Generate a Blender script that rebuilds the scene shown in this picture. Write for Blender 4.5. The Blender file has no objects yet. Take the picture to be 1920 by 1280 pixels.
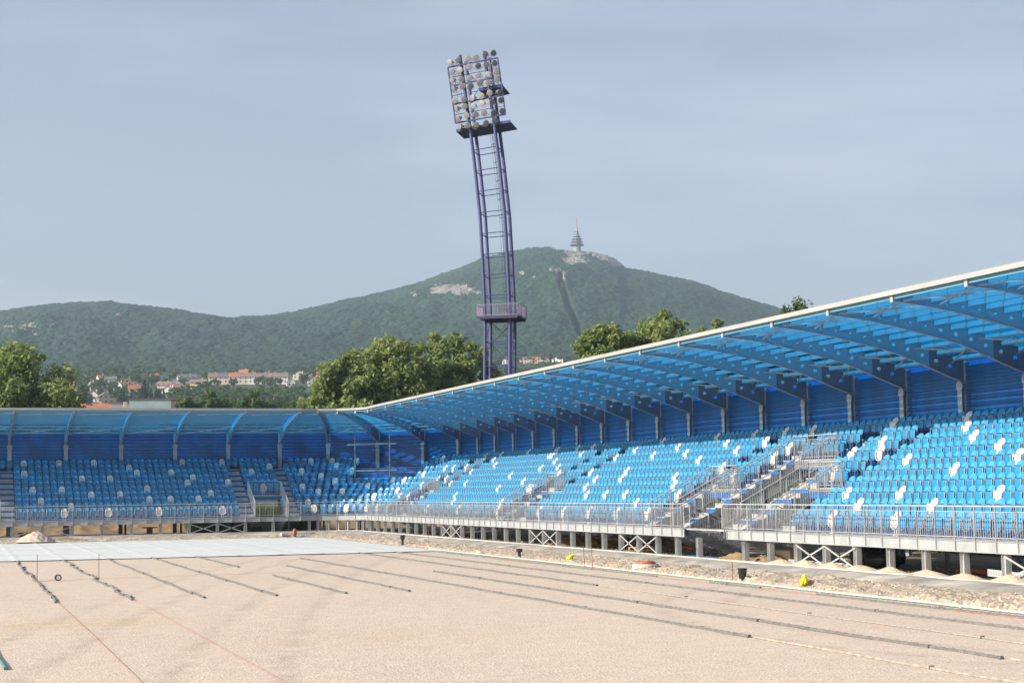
import bpy, math, random
import numpy as np
from mathutils import Matrix, Vector

# ------------------------------------------------------------------ camera, sky, sun
SC = bpy.context.scene
COL = SC.collection
F_PX, YAW, PITCH, ROLL, CAMZ = 3015.63, 0.33322044, 0.09190254, -0.01470922, 3.0
def cam_axes():
    cy, sy, cp, sp, cr, sr = math.cos(YAW), math.sin(YAW), math.cos(PITCH), math.sin(PITCH), math.cos(ROLL), math.sin(ROLL)
    f = Vector((sy*cp, cy*cp, sp)); r = Vector((cy, -sy, 0)); u = r.cross(f)
    return r*cr + u*sr, u*cr - r*sr, f
CR, CU, CF = cam_axes()
cam = bpy.data.cameras.new('camera'); camo = bpy.data.objects.new('camera', cam); COL.objects.link(camo)
cam.sensor_width = 36; cam.lens = F_PX/1920*36; cam.clip_start = 0.5; cam.clip_end = 20000
m = Matrix.Identity(4)
for i in range(3):
    m[i][0], m[i][1], m[i][2] = CR[i], CU[i], -CF[i]
m[2][3] = CAMZ
camo.matrix_world = m
SC.camera = camo

SUN_EL, SUN_AZ = math.radians(27), math.radians(-97)       # azimuth measured from +Y towards +X: the sun stands in the west
W = bpy.data.worlds.new('World'); SC.world = W; W.use_nodes = True
wn = W.node_tree; wn.nodes.clear()
sky = wn.nodes.new('ShaderNodeTexSky'); sky.sky_type = 'NISHITA'; sky.sun_disc = False
sky.sun_elevation = SUN_EL; sky.sun_rotation = SUN_AZ % (2*math.pi)
sky.air_density = 1.0; sky.dust_density = 4.5; sky.ozone_density = 1.6; sky.altitude = 150
bg = wn.nodes.new('ShaderNodeBackground'); bg.inputs[1].default_value = 0.099
wo = wn.nodes.new('ShaderNodeOutputWorld')
# faint streaks of high cloud
tc = wn.nodes.new('ShaderNodeTexCoord'); mp = wn.nodes.new('ShaderNodeMapping'); mp.inputs['Scale'].default_value = (2.2, 2.2, 11)
nz = wn.nodes.new('ShaderNodeTexNoise'); nz.inputs['Scale'].default_value = 1.3; nz.inputs['Detail'].default_value = 5
rp = wn.nodes.new('ShaderNodeMapRange'); rp.inputs[1].default_value = .46; rp.inputs[2].default_value = .85; rp.inputs[3].default_value = 0.28; rp.inputs[4].default_value = .68
mx = wn.nodes.new('ShaderNodeMix'); mx.data_type = 'RGBA'; mx.inputs[7].default_value = (5.35, 5.5, 6.4, 1)
L = wn.links.new
L(tc.outputs['Generated'], mp.inputs[0]); L(mp.outputs[0], nz.inputs[0]); L(nz.outputs[0], rp.inputs[0]); L(rp.outputs[0], mx.inputs[0])
L(sky.outputs[0], mx.inputs[6]); L(mx.outputs[2], bg.inputs[0]); L(bg.outputs[0], wo.inputs[0])

sun = bpy.data.lights.new('sun', 'SUN'); sun.energy = 5.0; sun.angle = math.radians(.6); sun.color = (1, .93, .82)
suno = bpy.data.objects.new('sun', sun); COL.objects.link(suno)
sd = Vector((math.sin(SUN_AZ)*math.cos(SUN_EL), math.cos(SUN_AZ)*math.cos(SUN_EL), math.sin(SUN_EL)))
suno.rotation_euler = sd.to_track_quat('Z', 'Y').to_euler()
SC.view_settings.view_transform = 'Standard'; SC.view_settings.look = 'None'; SC.view_settings.gamma = 1
SC.view_settings.exposure = 0.58
SC.cycles.max_bounces = 8; SC.cycles.transparent_max_bounces = 10; SC.cycles.volume_bounces = 1
SC.cycles.diffuse_bounces = 3; SC.cycles.glossy_bounces = 2

RNG = np.random.default_rng(7); random.seed(7)

# ------------------------------------------------------------------ materials
def mat(name, col, rough=.6, metal=0, var=0, vscale=3, bump=0, bscale=20, spec=.5, var2=None, stretch=None, world=False):
    M = bpy.data.materials.new(name); M.use_nodes = True; n = M.node_tree; b = n.nodes['Principled BSDF']
    b.inputs['Base Color'].default_value = (*col, 1); b.inputs['Roughness'].default_value = rough; b.inputs['Metallic'].default_value = metal
    b.inputs['Specular IOR Level'].default_value = spec
    if var or bump:
        t = n.nodes.new('ShaderNodeTexCoord'); src = t.outputs['Object']
        if world: src = n.nodes.new('ShaderNodeNewGeometry').outputs['Position']
        if stretch:
            mp = n.nodes.new('ShaderNodeMapping'); mp.inputs['Scale'].default_value = stretch; n.links.new(src, mp.inputs[0]); src = mp.outputs[0]
    if var:
        z = n.nodes.new('ShaderNodeTexNoise'); z.inputs['Scale'].default_value = vscale; z.inputs['Detail'].default_value = 6; z.inputs['Roughness'].default_value = .65
        n.links.new(src, z.inputs[0])
        x = n.nodes.new('ShaderNodeMix'); x.data_type = 'RGBA'
        c2 = var2 or tuple(c*.55 for c in col); c1 = tuple(min(1, c*(1+var*.6)) for c in col)
        r = n.nodes.new('ShaderNodeMapRange'); r.inputs[1].default_value = .32; r.inputs[2].default_value = .72; r.inputs[3].default_value = 0; r.inputs[4].default_value = min(1, var*1.6)
        n.links.new(z.outputs[0], r.inputs[0]); n.links.new(r.outputs[0], x.inputs[0])
        x.inputs[6].default_value = (*c1, 1); x.inputs[7].default_value = (*c2, 1)
        n.links.new(x.outputs[2], b.inputs['Base Color'])
    if bump:
        z2 = n.nodes.new('ShaderNodeTexNoise'); z2.inputs['Scale'].default_value = bscale; z2.inputs['Detail'].default_value = 4
        n.links.new(src, z2.inputs[0]); bp = n.nodes.new('ShaderNodeBump'); bp.inputs['Strength'].default_value = bump; bp.inputs['Distance'].default_value = .03
        n.links.new(z2.outputs[0], bp.inputs['Height']); n.links.new(bp.outputs[0], b.inputs['Normal'])
    return M

def leaf_mat(name, c1, c2, attr='tint', trans=.42):
    M = bpy.data.materials.new(name); M.use_nodes = True; n = M.node_tree; b = n.nodes['Principled BSDF']; out = n.nodes['Material Output']
    a = n.nodes.new('ShaderNodeAttribute'); a.attribute_name = attr
    x = n.nodes.new('ShaderNodeMix'); x.data_type = 'RGBA'; x.inputs[6].default_value = (*c1, 1); x.inputs[7].default_value = (*c2, 1)
    n.links.new(a.outputs['Fac'], x.inputs[0]); n.links.new(x.outputs[2], b.inputs['Base Color'])
    b.inputs['Roughness'].default_value = .6; b.inputs['Specular IOR Level'].default_value = .25
    t = n.nodes.new('ShaderNodeBsdfTranslucent'); n.links.new(x.outputs[2], t.inputs[0])
    s = n.nodes.new('ShaderNodeMixShader'); s.inputs[0].default_value = trans
    n.links.new(b.outputs[0], s.inputs[1]); n.links.new(t.outputs[0], s.inputs[2]); n.links.new(s.outputs[0], out.inputs[0])
    return M

M = {}
M['galv'] = mat('galvanised_steel', (.40, .41, .41), .55, .25, .5, 1.6, .05, 30, var2=(.27, .28, .285))
M['galv_bright'] = mat('bright_galvanised_steel', (.30, .315, .32), .6, .05, .5, .9, .05, 20, var2=(.22, .235, .24))
M['galv_dark'] = mat('weathered_galvanised_steel', (.24, .25, .26), .6, .3, .4, 1.2)
M['rib'] = mat('blue_lit_rib_steel', (.18, .46, .62), .5, .05, .3, .5, var2=(.14, .37, .51))  # blue light through the roof sheets is put into this grey steel's colour
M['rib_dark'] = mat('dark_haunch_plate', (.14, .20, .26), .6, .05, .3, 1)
M['purlin'] = mat('blue_lit_purlin_steel', (.15, .36, .47), .45, .1, .2, .5)  # blue cast from the roof sheets mixed into the purlin colour
M['fascia'] = mat('white_coated_fascia', (.31, .31, .30), .55, 0, .3, .4, var2=(.24, .24, .235))
M['tread'] = mat('tread_plate', (.42, .42, .41), .7, 0, .5, 1.2, .1, 60)
M['step'] = mat('step_casing', (.36, .36, .35), .6, 0, .45, 2)
M['riser'] = mat('blue_riser_plate', (.015, .13, .40), .45, 0, .3, 1.5)
M['seat_blue'] = mat('blue_seat_plastic', (.030, .25, .455), .38, 0, .45, 1.6, var2=(.040, .205, .36), world=True)
M['seat_blue_b'] = mat('blue_seat_plastic_inner', (.014, .205, .43), .42, 0, .45, 1.6, var2=(.020, .165, .34), world=True)
M['seat_white'] = mat('white_seat_plastic', (.55, .54, .52), .4, 0, .5, 2.2, var2=(.40, .385, .36), world=True)
M['seat_frame'] = mat('seat_tube', (.22, .225, .23), .5, .2)
M['concrete'] = mat('concrete', (.47, .445, .40), .85, 0, .7, 1.5, .3, 15, var2=(.31, .29, .25))
M['concrete_dirty'] = mat('dirty_concrete', (.31, .285, .245), .9, 0, 1.0, .55, .7, 8, var2=(.13, .12, .10))
M['mast'] = mat('violet_mast_paint', (.042, .056, .165), .5, .1, .3, .35, var2=(.07, .06, .13), stretch=(1, 1, .4))
M['mast_rail'] = mat('faded_mast_rail', (.27, .24, .31), .6, .1, .6, 1.0, var2=(.13, .10, .22))
M['mast_dark'] = mat('dark_mast_paint', (.035, .032, .085), .6, .1)
M['glass_lens'] = mat('floodlight_lens', (.66, .64, .58), .25, 0, .5, 2.5, spec=.6, var2=(.36, .35, .31))
M['bezel'] = mat('floodlight_housing', (.26, .25, .24), .5, .3)
M['black'] = mat('black_plastic', (.018, .018, .020), .35, 0, bump=.4, bscale=6)
M['yellow'] = mat('yellow_plastic', (.80, .62, .01), .5, bump=.3, bscale=9)
M['orange'] = mat('terracotta_plastic', (.45, .13, .05), .6, 0, .4, 5)
M['wood'] = mat('raw_timber', (.38, .25, .13), .8, 0, .5, 3)
M['wood_dark'] = mat('stained_timber', (.10, .055, .03), .8, 0, .5, 3)
M['bark'] = mat('bark', (.12, .09, .065), .9, 0, .5, 2, .5, 8)
M['blue_tarp'] = mat('blue_tarpaulin', (.03, .22, .62), .45)
M['red_cord'] = mat('red_cord', (.40, .16, .12), .8)
M['hose'] = mat('grey_drain_hose', (.14, .135, .125), .8, 0, .5, 6, var2=(.07, .068, .065))
M['hose_white'] = mat('white_drain_hose', (.33, .28, .235), .85, 0, .6, 6, var2=(.16, .14, .125))
M['hose_green'] = mat('pale_green_pipe', (.36, .47, .40), .6)
M['hose_teal'] = mat('teal_pipe', (.07, .20, .20), .5)
M['rust'] = mat('rusty_rod', (.25, .09, .06), .8)
M['white'] = mat('white_paint', (.75, .75, .73), .6, 0, .2, 1); M['tower_white'] = mat('tower_white', (.24, .25, .265), .6)

def blue_sheet():
    M_ = bpy.data.materials.new('translucent_blue_roof_sheet'); M_.use_nodes = True; n = M_.node_tree; n.nodes.clear()
    out = n.nodes.new('ShaderNodeOutputMaterial')
    t = n.nodes.new('ShaderNodeBsdfTransparent'); t.inputs[0].default_value = (.004, .33, .67, 1)
    tl = n.nodes.new('ShaderNodeBsdfTranslucent'); tl.inputs[0].default_value = (.02, .45, 1, 1)
    df = n.nodes.new('ShaderNodeBsdfDiffuse'); df.inputs[0].default_value = (.01, .20, .50, 1)
    gl = n.nodes.new('ShaderNodeBsdfGlossy'); gl.inputs['Roughness'].default_value = .25; gl.inputs[0].default_value = (.8, .9, 1, 1)
    m1 = n.nodes.new('ShaderNodeMixShader'); m1.inputs[0].default_value = .03
    m2 = n.nodes.new('ShaderNodeMixShader'); m2.inputs[0].default_value = .05
    m3 = n.nodes.new('ShaderNodeMixShader'); m3.inputs[0].default_value = .01
    n.links.new(t.outputs[0], m1.inputs[1]); n.links.new(tl.outputs[0], m1.inputs[2])
    n.links.new(m1.outputs[0], m2.inputs[1]); n.links.new(df.outputs[0], m2.inputs[2])
    n.links.new(m2.outputs[0], m3.inputs[1]); n.links.new(gl.outputs[0], m3.inputs[2]); n.links.new(m3.outputs[0], out.inputs[0])
    return M_
M['sheet'] = blue_sheet()
M['wall'] = mat('blue_corrugated_cladding', (.012, .115, .32), .45, 0, .55, .9, var2=(.016, .085, .215), stretch=(1, 1, .35))

# ------------------------------------------------------------------ mesh helpers
class MB:
    def __init__(s): s.v = []; s.f = []; s.m = []
    def add(s, vs, fs, mi=0):
        o = len(s.v); s.v.extend([tuple(p) for p in vs]); s.f.extend([tuple(i+o for i in f) for f in fs]); s.m.extend([mi]*len(fs)); return s
    def obox(s, c, ax, ay, az, mi=0):
        c, ax, ay, az = Vector(c), Vector(ax), Vector(ay), Vector(az)
        vs = [c+ax*i+ay*j+az*k for k in (-1, 1) for j in (-1, 1) for i in (-1, 1)]
        return s.add(vs, [(0, 2, 3, 1), (4, 5, 7, 6), (0, 1, 5, 4), (2, 6, 7, 3), (0, 4, 6, 2), (1, 3, 7, 5)], mi)
    def box(s, x0, x1, y0, y1, z0, z1, mi=0):
        return s.obox(((x0+x1)/2, (y0+y1)/2, (z0+z1)/2), ((x1-x0)/2, 0, 0), (0, (y1-y0)/2, 0), (0, 0, (z1-z0)/2), mi)
    def beam(s, p, q, w, h, up=(0, 0, 1), mi=0):
        p, q, up = Vector(p), Vector(q), Vector(up); d = q-p; l = d.length
        if l < 1e-6: return s
        d /= l; side = d.cross(up)
        if side.length < 1e-4: side = d.cross(Vector((1, 0, 0)))
        side.normalize(); u = side.cross(d)
        return s.obox((p+q)/2, d*l/2, side*w/2, u*h/2, mi)
    def tube(s, pts, r, n=6, mi=0, cap=True):
        pts = [Vector(p) for p in pts]; rr = r if hasattr(r, '__len__') else [r]*len(pts)
        base = len(s.v); ref = Vector((0, 0, 1))
        d0 = (pts[1]-pts[0]).normalized()
        if abs(d0.dot(ref)) > .9: ref = Vector((1, 0, 0))
        for i, p in enumerate(pts):
            d = (pts[min(i+1, len(pts)-1)]-pts[max(i-1, 0)]).normalized()
            a = d.cross(ref)
            if a.length < 1e-4: a = d.cross(Vector((0, 1, 0)))
            a.normalize(); b = a.cross(d)
            for k in range(n):
                t = 2*math.pi*k/n; q = p+(a*math.cos(t)+b*math.sin(t))*rr[i]; s.v.append(tuple(q))
        for i in range(len(pts)-1):
            for k in range(n):
                k2 = (k+1) % n; s.f.append((base+i*n+k, base+i*n+k2, base+(i+1)*n+k2, base+(i+1)*n+k)); s.m.append(mi)
        if cap:
            s.f.append(tuple(base+k for k in range(n))[::-1]); s.m.append(mi)
            e = base+(len(pts)-1)*n; s.f.append(tuple(e+k for k in range(n))); s.m.append(mi)
        return s
    def lathe(s, prof, c=(0, 0, 0), n=24, mi=0, ax=None):
        c = Vector(c); base = len(s.v)
        for r, z in prof:
            for k in range(n):
                t = 2*math.pi*k/n
                if ax is None: s.v.append((c.x+r*math.cos(t), c.y+r*math.sin(t), c.z+z))
                else:
                    a, b, w = ax; s.v.append(tuple(c+a*(r*math.cos(t))+b*(r*math.sin(t))+w*z))
        for i in range(len(prof)-1):
            for k in range(n):
                k2 = (k+1) % n; s.f.append((base+i*n+k, base+i*n+k2, base+(i+1)*n+k2, base+(i+1)*n+k)); s.m.append(mi)
        s.f.append(tuple(base+k for k in range(n))[::-1]); s.m.append(mi)
        e = base+(len(prof)-1)*n; s.f.append(tuple(e+k for k in range(n))); s.m.append(mi)
        return s
    def mesh(s, name, mats, smooth=False):
        me = bpy.data.meshes.new(name); me.from_pydata(s.v, [], s.f)
        for mm in (mats if isinstance(mats, (list, tuple)) else [mats]): me.materials.append(mm)
        if len(me.materials) > 1: me.polygons.foreach_set('material_index', s.m)
        if smooth: me.polygons.foreach_set('use_smooth', [True]*len(me.polygons))
        me.update(); return me
    def build(s, name, mats, parent=None, smooth=False):
        return put(name, s.mesh(name, mats, smooth), parent)

WORLD = set()                 # empties whose parts are modelled in world coordinates
def put(name, me, parent=None):
    o = bpy.data.objects.new(name, me); COL.objects.link(o)
    if parent is not None:
        o.parent = parent
        if parent.name in WORLD: o.matrix_parent_inverse = Matrix.Translation(-Vector(parent.location))
    return o
def tag(o, label=None, cat=None, group=None, kind=None):
    if label: o['label'] = label
    if cat: o['category'] = cat
    if group: o['group'] = group
    if kind: o['kind'] = kind
    return o
def empty(name, loc, label=None, cat=None, group=None, rz=0, world=False):
    o = bpy.data.objects.new(name, None); COL.objects.link(o); o.location = loc; o.rotation_euler = (0, 0, rz); o.empty_display_size = .3
    if world: WORLD.add(o.name)
    return tag(o, label, cat, group)
def np_mesh(name, V, Fq, mats, smooth=False, mi=None, attrs=None):
    me = bpy.data.meshes.new(name); nv, nf = len(V), len(Fq); k = Fq.shape[1]
    me.vertices.add(nv); me.vertices.foreach_set('co', np.asarray(V, np.float32).ravel())
    me.loops.add(nf*k); me.loops.foreach_set('vertex_index', np.asarray(Fq, np.int32).ravel())
    me.polygons.add(nf); me.polygons.foreach_set('loop_start', np.arange(0, nf*k, k, dtype=np.int32)); me.polygons.foreach_set('loop_total', np.full(nf, k, np.int32))
    for mm in (mats if isinstance(mats, (list, tuple)) else [mats]): me.materials.append(mm)
    if mi is not None: me.polygons.foreach_set('material_index', np.asarray(mi, np.int32))
    me.polygons.foreach_set('use_smooth', np.full(nf, smooth))
    for an, dom, val in (attrs or []):
        at = me.attributes.new(an, 'FLOAT', dom); at.data.foreach_set('value', np.asarray(val, np.float32))
    me.update(calc_edges=True); me.validate(); return me

# value noise for terrain
def vnoise(x, y, seed=0):
    xi = np.floor(x).astype(np.int64); yi = np.floor(y).astype(np.int64); fx = x-xi; fy = y-yi
    def h(a, b):
        n = (a*374761393+b*668265263+seed*974711) & 0xffffffff
        n = ((n ^ (n >> 13))*1274126177) & 0xffffffff
        return ((n ^ (n >> 16)) & 0xffff)/65535.
    u = fx*fx*(3-2*fx); v = fy*fy*(3-2*fy)
    return (h(xi, yi)*(1-u)+h(xi+1, yi)*u)*(1-v)+(h(xi, yi+1)*(1-u)+h(xi+1, yi+1)*u)*v
def fbm(x, y, seed=0, oct=4):
    r = 0; a = .5
    for i in range(oct): r = r+a*vnoise(x*2**i, y*2**i, seed+i*17); a *= .5
    return r
def ray(px, py):
    d = CF+CR*((px-960)/F_PX)-CU*((py-640)/F_PX); return d
def polar(px, py):
    d = ray(px, py); return math.atan2(d.x, d.y), math.atan2(d.z, math.hypot(d.x, d.y))
def at_range(px, py, r):      # the point r metres out along the sight line to a feature
    d = ray(px, py); h = math.hypot(d.x, d.y); return Vector((d.x/h*r, d.y/h*r, CAMZ+d.z/h*r))

# ------------------------------------------------------------------ stand layout
AX, CY0, B0, D0X = 36.054, 123.888, 112.095, 3.711     # column line of long stand (x), of end stand (y), first long bay (y), first end bay (x)
CC = Vector((23.711, 112.095))
def cornerR(t): return 11.793*math.sin(t)**2+12.343*math.cos(t)**2+.62*math.sin(2*t)
def sp_end(u, D): return Vector((D0X+u, CY0-D))
def sp_long(u, D): return Vector((AX-D, B0-u))
def sp_cor(k, D):
    t = math.radians(90-18*k); return CC+Vector((math.cos(t), math.sin(t)))*(cornerR(t)-D)
def station(j, D):            # j: integer bays. <=5 end stand, 5..10 corner, >=10 long stand
    if j <= 5: return sp_end(4*j, D)
    if j < 10: return sp_cor(j-5, D)
    return sp_long(4*(j-10), D)
def S(s, D):                  # s may be fractional
    j = math.floor(s+1e-9); f = s-j
    a = station(j, D)
    if f < 1e-6: return a
    return a.lerp(station(j+1, D), f)
def P3(s, D, z): p = S(s, D); return Vector((p.x, p.y, z))
JE0, JL1 = -3, 31             # stations modelled: end stand from -3, long stand to 31 (u = 84)
TR, RISE, DK0, ZD = .747, .393, 7.10, 1.33
def Drow(k): return DK0-TR*k
def Zrow(k): return ZD+RISE*k
VOMS_E = [-2.0, 18.0]; VOMS_L = [3.5, 27.85, 48.65, 57.3]
def s_end(u): return u/4
def s_long(u): return 10+u/4
# openings as (s0, s1, rows below)
OPEN = [(s_end(c-1.25), s_end(c+1.25), 4) for c in VOMS_E]+[(s_long(c-1.25), s_long(c+1.25), 4) for c in VOMS_L]+[(s_long(50.9), s_long(54.5), 7)]
AISLE = []
for c in VOMS_E: AISLE += [(s_end(c-2.25), s_end(c-1.25)), (s_end(c+1.25), s_end(c+2.25))]
for c in VOMS_L: AISLE += [(s_long(c-2.25 if c < 57 else 54.5), s_long(c-1.25)), (s_long(c+1.25), s_long(c+2.25))]
STOP_UP = (6.72, 8.35)        # bare bays of the corner: rows 7 to 10 carry no seats

end_stand = empty('grandstand', (10, 120, .2), 'shaded stand at the end of the pitch with an arched blue roof and blue seats', 'grandstand', 'blue roofed grandstands', world=True)
long_stand = empty('grandstand', (32, 80, .2), 'long sunlit stand with blue ribbed roof, from the corner to the right edge', 'grandstand', 'blue roofed grandstands', world=True)
def owner(s): return end_stand if s < 5 else long_stand
def cut(s0, s1, k):           # free spans of row k between s0 and s1
    spans = [(s0, s1)]
    for a, b, n in OPEN:
        if k < n:
            out = []
            for p, q in spans:
                if b <= p or a >= q: out.append((p, q)); continue
                if a > p: out.append((p, a))
                if b < q: out.append((b, q))
            spans = out
    return spans
def facets(p, q):             # break a span at the stations
    out = []; s = p
    while s < q-1e-6:
        e = min(q, math.floor(s+1e-6)+1); out.append((s, e)); s = e
    return out
def slab(mb, s0, s1, D0, D1, z0, z1, mi=0):
    for a, b in facets(s0, s1):
        q = [S(a, D0), S(b, D0), S(b, D1), S(a, D1)]
        vs = [(p.x, p.y, z0) for p in q]+[(p.x, p.y, z1) for p in q]
        mb.add(vs, [(0, 3, 2, 1), (4, 5, 6, 7), (0, 1, 5, 4), (1, 2, 6, 5), (2, 3, 7, 6), (3, 0, 4, 7)], mi)

DB = 8.0                      # front beam
for (p0, p1, own) in ((JE0, 5, end_stand), (5, JL1, long_stand)):
    for k in range(10):
        for a, b in cut(p0, p1, k):
            tm = MB(); rm = MB()
            if k == 0: slab(tm, a, b, DB-.10, Drow(0)+.30-TR, ZD-.05, ZD)
            else: slab(tm, a, b, Drow(k)+.30, Drow(k)+.30-TR+(.0 if k < 9 else .15), Zrow(k)-.04, Zrow(k))
            if k > 0: slab(rm, a, b, Drow(k)+.285, Drow(k)+.265, Zrow(k-1)+.01, Zrow(k)-.045)
            tm.build('tread', M['tread'], own)
            if rm.v: rm.build('riser', M['riser'], own)
    # front channel beam
    runs = [(p0, p1)] if own is end_stand else [(5, s_long(52.1)), (s_long(55.95), JL1)]
    for a, b in runs:
        bm_ = MB(); slab(bm_, a, b, DB, DB-.012, 1.0, ZD-.012); slab(bm_, a, b, DB+.03, DB-.10, ZD-.014, ZD+.004); slab(bm_, a, b, DB+.03, DB-.10, .99, 1.006)
        bm_.build('front_beam', M['galv_bright'], own)
# second deck edge behind the gap
g = MB(); slab(g, s_long(50.9), s_long(54.5), Drow(7)+.33, Drow(7)+.25, Zrow(7)-.36, Zrow(7)-.05); g.build('gap_beam', M['galv_dark'], long_stand)

# ---- posts and braces under the front beam
def hpost(p, n, z0, z1, w=.20, wt=None):
    wt = wt or w
    mb = MB(); n = Vector((n[0], n[1], 0)).normalized(); t = Vector((-n.y, n.x, 0)); zc = (z0+z1)/2; h = (z1-z0)/2
    c = Vector((p.x, p.y, zc))
    mb.obox(c+n*(w/2-.006), t*wt/2, n*.006, Vector((0, 0, h))); mb.obox(c-n*(w/2-.006), t*wt/2, n*.006, Vector((0, 0, h)))
    mb.obox(c, t*.005, n*(w/2-.012), Vector((0, 0, h)))
    mb.obox(Vector((p.x, p.y, z0+.01)), t*(w/2+.05), n*(w/2+.05), Vector((0, 0, .01)))
    return mb
def ddir(s):
    a, b = S(s, 0), S(s, 1); d = (b-a).normalized(); return (d.x, d.y)
post_s = [s_end(-10+2*i) for i in range(15)]+[5.5, 6, 6.5, 7, 7.5, 8, 8.5, 9, 9.5]+[s_long(1.2+2*i) for i in range(42) if i != 27]
for s in post_s:
    if s > 10 and 51.4 < (s-10)*4 < 53.9: pass
    d = ddir(s); hpost(S(s, DB-.14), (d[1], -d[0]), .14, .99).build('post', M['galv'], owner(s))
def xbrace(s0, s1):
    mb = MB()
    for a, b in ((s0, s1), (s1, s0)):
        mb.beam(P3(a, DB-.06, .24), P3(b, DB-.06, .93), .012, .055)
    mb.build('cross_brace', M['galv'], owner(s0))
for u in (0, 2, 12, 14): xbrace(s_end(u), s_end(u+2))
for u in (17.2, 19.2, 33.2, 35.2, 45.2, 47.2, 61.2, 63.2, 73.2, 75.2): xbrace(s_long(u), s_long(u+2))
# rakers and rear columns
for j in range(JE0, JL1+1):
    if j == 10+13: pass
    s = j; mb = MB(); mb.beam(P3(s, 6.7, ZD-.12), P3(s, -.1, Zrow(9)-.15), .14, .28)
    if not any(a < s+.03 and b > s-.03 for a, b, n in OPEN): mb.build('raker_beam', M['galv_dark'], owner(s))
    # mid strut
    mb = MB(); mb.tube([P3(s, 3.6, .1), P3(s, 3.6, Zrow(4)-.25)], .08, 8)
    if not any(a < s+.03 and b > s-.03 for a, b, n in OPEN): mb.build('prop', M['galv_dark'], owner(s))
# columns with round bolt caps, ribs
def column(s):
    own = owner(s); d = ddir(s); n = Vector((d[0], d[1], 0)); t = Vector((-n.y, n.x, 0)); b = S(s, 0)
    mb = hpost(b, n, .15, 6.74, .16, .29); c = mb.build('column', M['galv_bright'], own)
    cp = MB()
    cc = Vector((b.x, b.y, 6.66))
    for e in (.10,):
        cp.lathe([(.0, -.03), (.20, -.03), (.20, .03), (.0, .03)], cc+n*.06, 14, 0, ax=(t, Vector((0, 0, 1)), n))
    cp.obox(cc+Vector((0, 0, .14)), t*.13, n*.10, Vector((0, 0, .03)))
    cp.build('column_cap', M['galv_bright'], c)
LOW = [(-.05, 6.83), (.87, 7.16), (1.41, 7.38), (2.21, 7.68), (3.02, 7.95), (4.61, 8.29), (5.78, 8.52), (6.94, 8.70), (7.96, 8.79)]
UP = [(-.30, 7.62), (.6, 7.86), (1.2, 8.06), (2.4, 8.40), (3.6, 8.66), (4.8, 8.84), (6, 8.95), (7.1, 9.01), (8.02, 9.05)]
def interp(T, D):
    return float(np.interp(D, [a for a, b in T], [b for a, b in T]))
def zlow(D): return interp(LOW, D)
def zup(D): return interp(UP, D)
def rib(s):
    own = owner(s); d = ddir(s); n = Vector((d[0], d[1], 0)); t = Vector((-n.y, n.x, 0)); b = S(s, 0); b = Vector((b.x, b.y, 0))
    W_ = (S(s, 8)-S(s, 0)).length/8
    def pt(D, z, e=0): return b+n*D*W_+t*e+Vector((0, 0, z))
    mb = MB(); th = .012
    # web with round holes: cells along D
    holes = [(.45+i*.61, .155-.0075*i) for i in range(12)]
    edges = [-.14]+[h[0]-.305+.0 for h in holes[1:]]+[holes[-1][0]+.305, 7.96]
    for i in range(len(edges)-1):
        D0, D1 = edges[i], edges[i+1]; hole = holes[i] if i < len(holes) else None
        if hole:
            hc = hole[0]; zc = (zlow(hc)+zup(hc))/2+.0; r = hole[1]*.5 if False else hole[1]*.62; N = 12
            ring = [(hc+r*math.cos(2*math.pi*k/N), zc+r*math.sin(2*math.pi*k/N)) for k in range(N)]
            # outer loop points matched by angle
            outer = []
            for k in range(N):
                a = 2*math.pi*k/N; ca, sa = math.cos(a), math.sin(a); R = 9
                if ca > 1e-6: R = min(R, (D1-hc)/ca)
                if ca < -1e-6: R = min(R, (D0-hc)/ca)
                lo, hi = 0, R
                x = hc+hi*ca; z = zc+hi*sa
                if not (zlow(x) <= z <= zup(x)):
                    for _ in range(18):
                        md = (lo+hi)/2; x = hc+md*ca; z = zc+md*sa
                        if zlow(x) <= z <= zup(x): lo = md
                        else: hi = md
                    x = hc+lo*ca; z = zc+lo*sa
                outer.append((x, z))
            for sd_ in (-1, 1):
                vs = [pt(x, z, sd_*th/2) for x, z in ring]+[pt(x, z, sd_*th/2) for x, z in outer]
                fs = [(k, (k+1) % N, N+(k+1) % N, N+k) for k in range(N)]
                mb.add(vs, fs, int(i < 2))
                # corners of the cell
                for (cx, cz) in ((D0, zlow(D0)), (D0, zup(D0)), (D1, zlow(D1)), (D1, zup(D1))):
                    ang = math.atan2(cz-zc, cx-hc) % (2*math.pi); k = int(ang/(2*math.pi/N)); k2 = (k+1) % N
                    mb.add([pt(*outer[k], sd_*th/2), pt(*outer[k2], sd_*th/2), pt(cx, cz, sd_*th/2)], [(0, 1, 2)], int(i < 2))
        else:
            mb.add([pt(D0, zlow(D0), -th/2), pt(D1, zlow(D1), -th/2), pt(D1, zup(D1), -th/2), pt(D0, zup(D0), -th/2),
                    pt(D0, zlow(D0), th/2), pt(D1, zlow(D1), th/2), pt(D1, zup(D1), th/2), pt(D0, zup(D0), th/2)], [(0, 1, 2, 3), (4, 7, 6, 5)])
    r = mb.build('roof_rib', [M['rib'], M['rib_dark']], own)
    fl = MB()
    for prof, o in ((LOW, -.006), (UP, .006)):
        Ds = np.linspace(-.14, 7.96, 15)
        for a, c in zip(Ds[:-1], Ds[1:]):
            fn = zlow if prof is LOW else zup
            fl.beam(pt(a, fn(a)+o), pt(c, fn(c)+o), .15, .012)
    fl.obox(pt(-.146, (zlow(0)+zup(0))/2), t*.10, n*.006, Vector((0, 0, .42)))
    fl.build('rib_flange', M['galv'], r)
    br = MB(); br.obox(pt(7.985, 8.915), t*.075, n*.02, Vector((0, 0, .155)))
    br.build('end_bracket', M['fascia'], r)
for j in range(JE0, JL1+1):
    column(j); rib(j)
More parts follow.
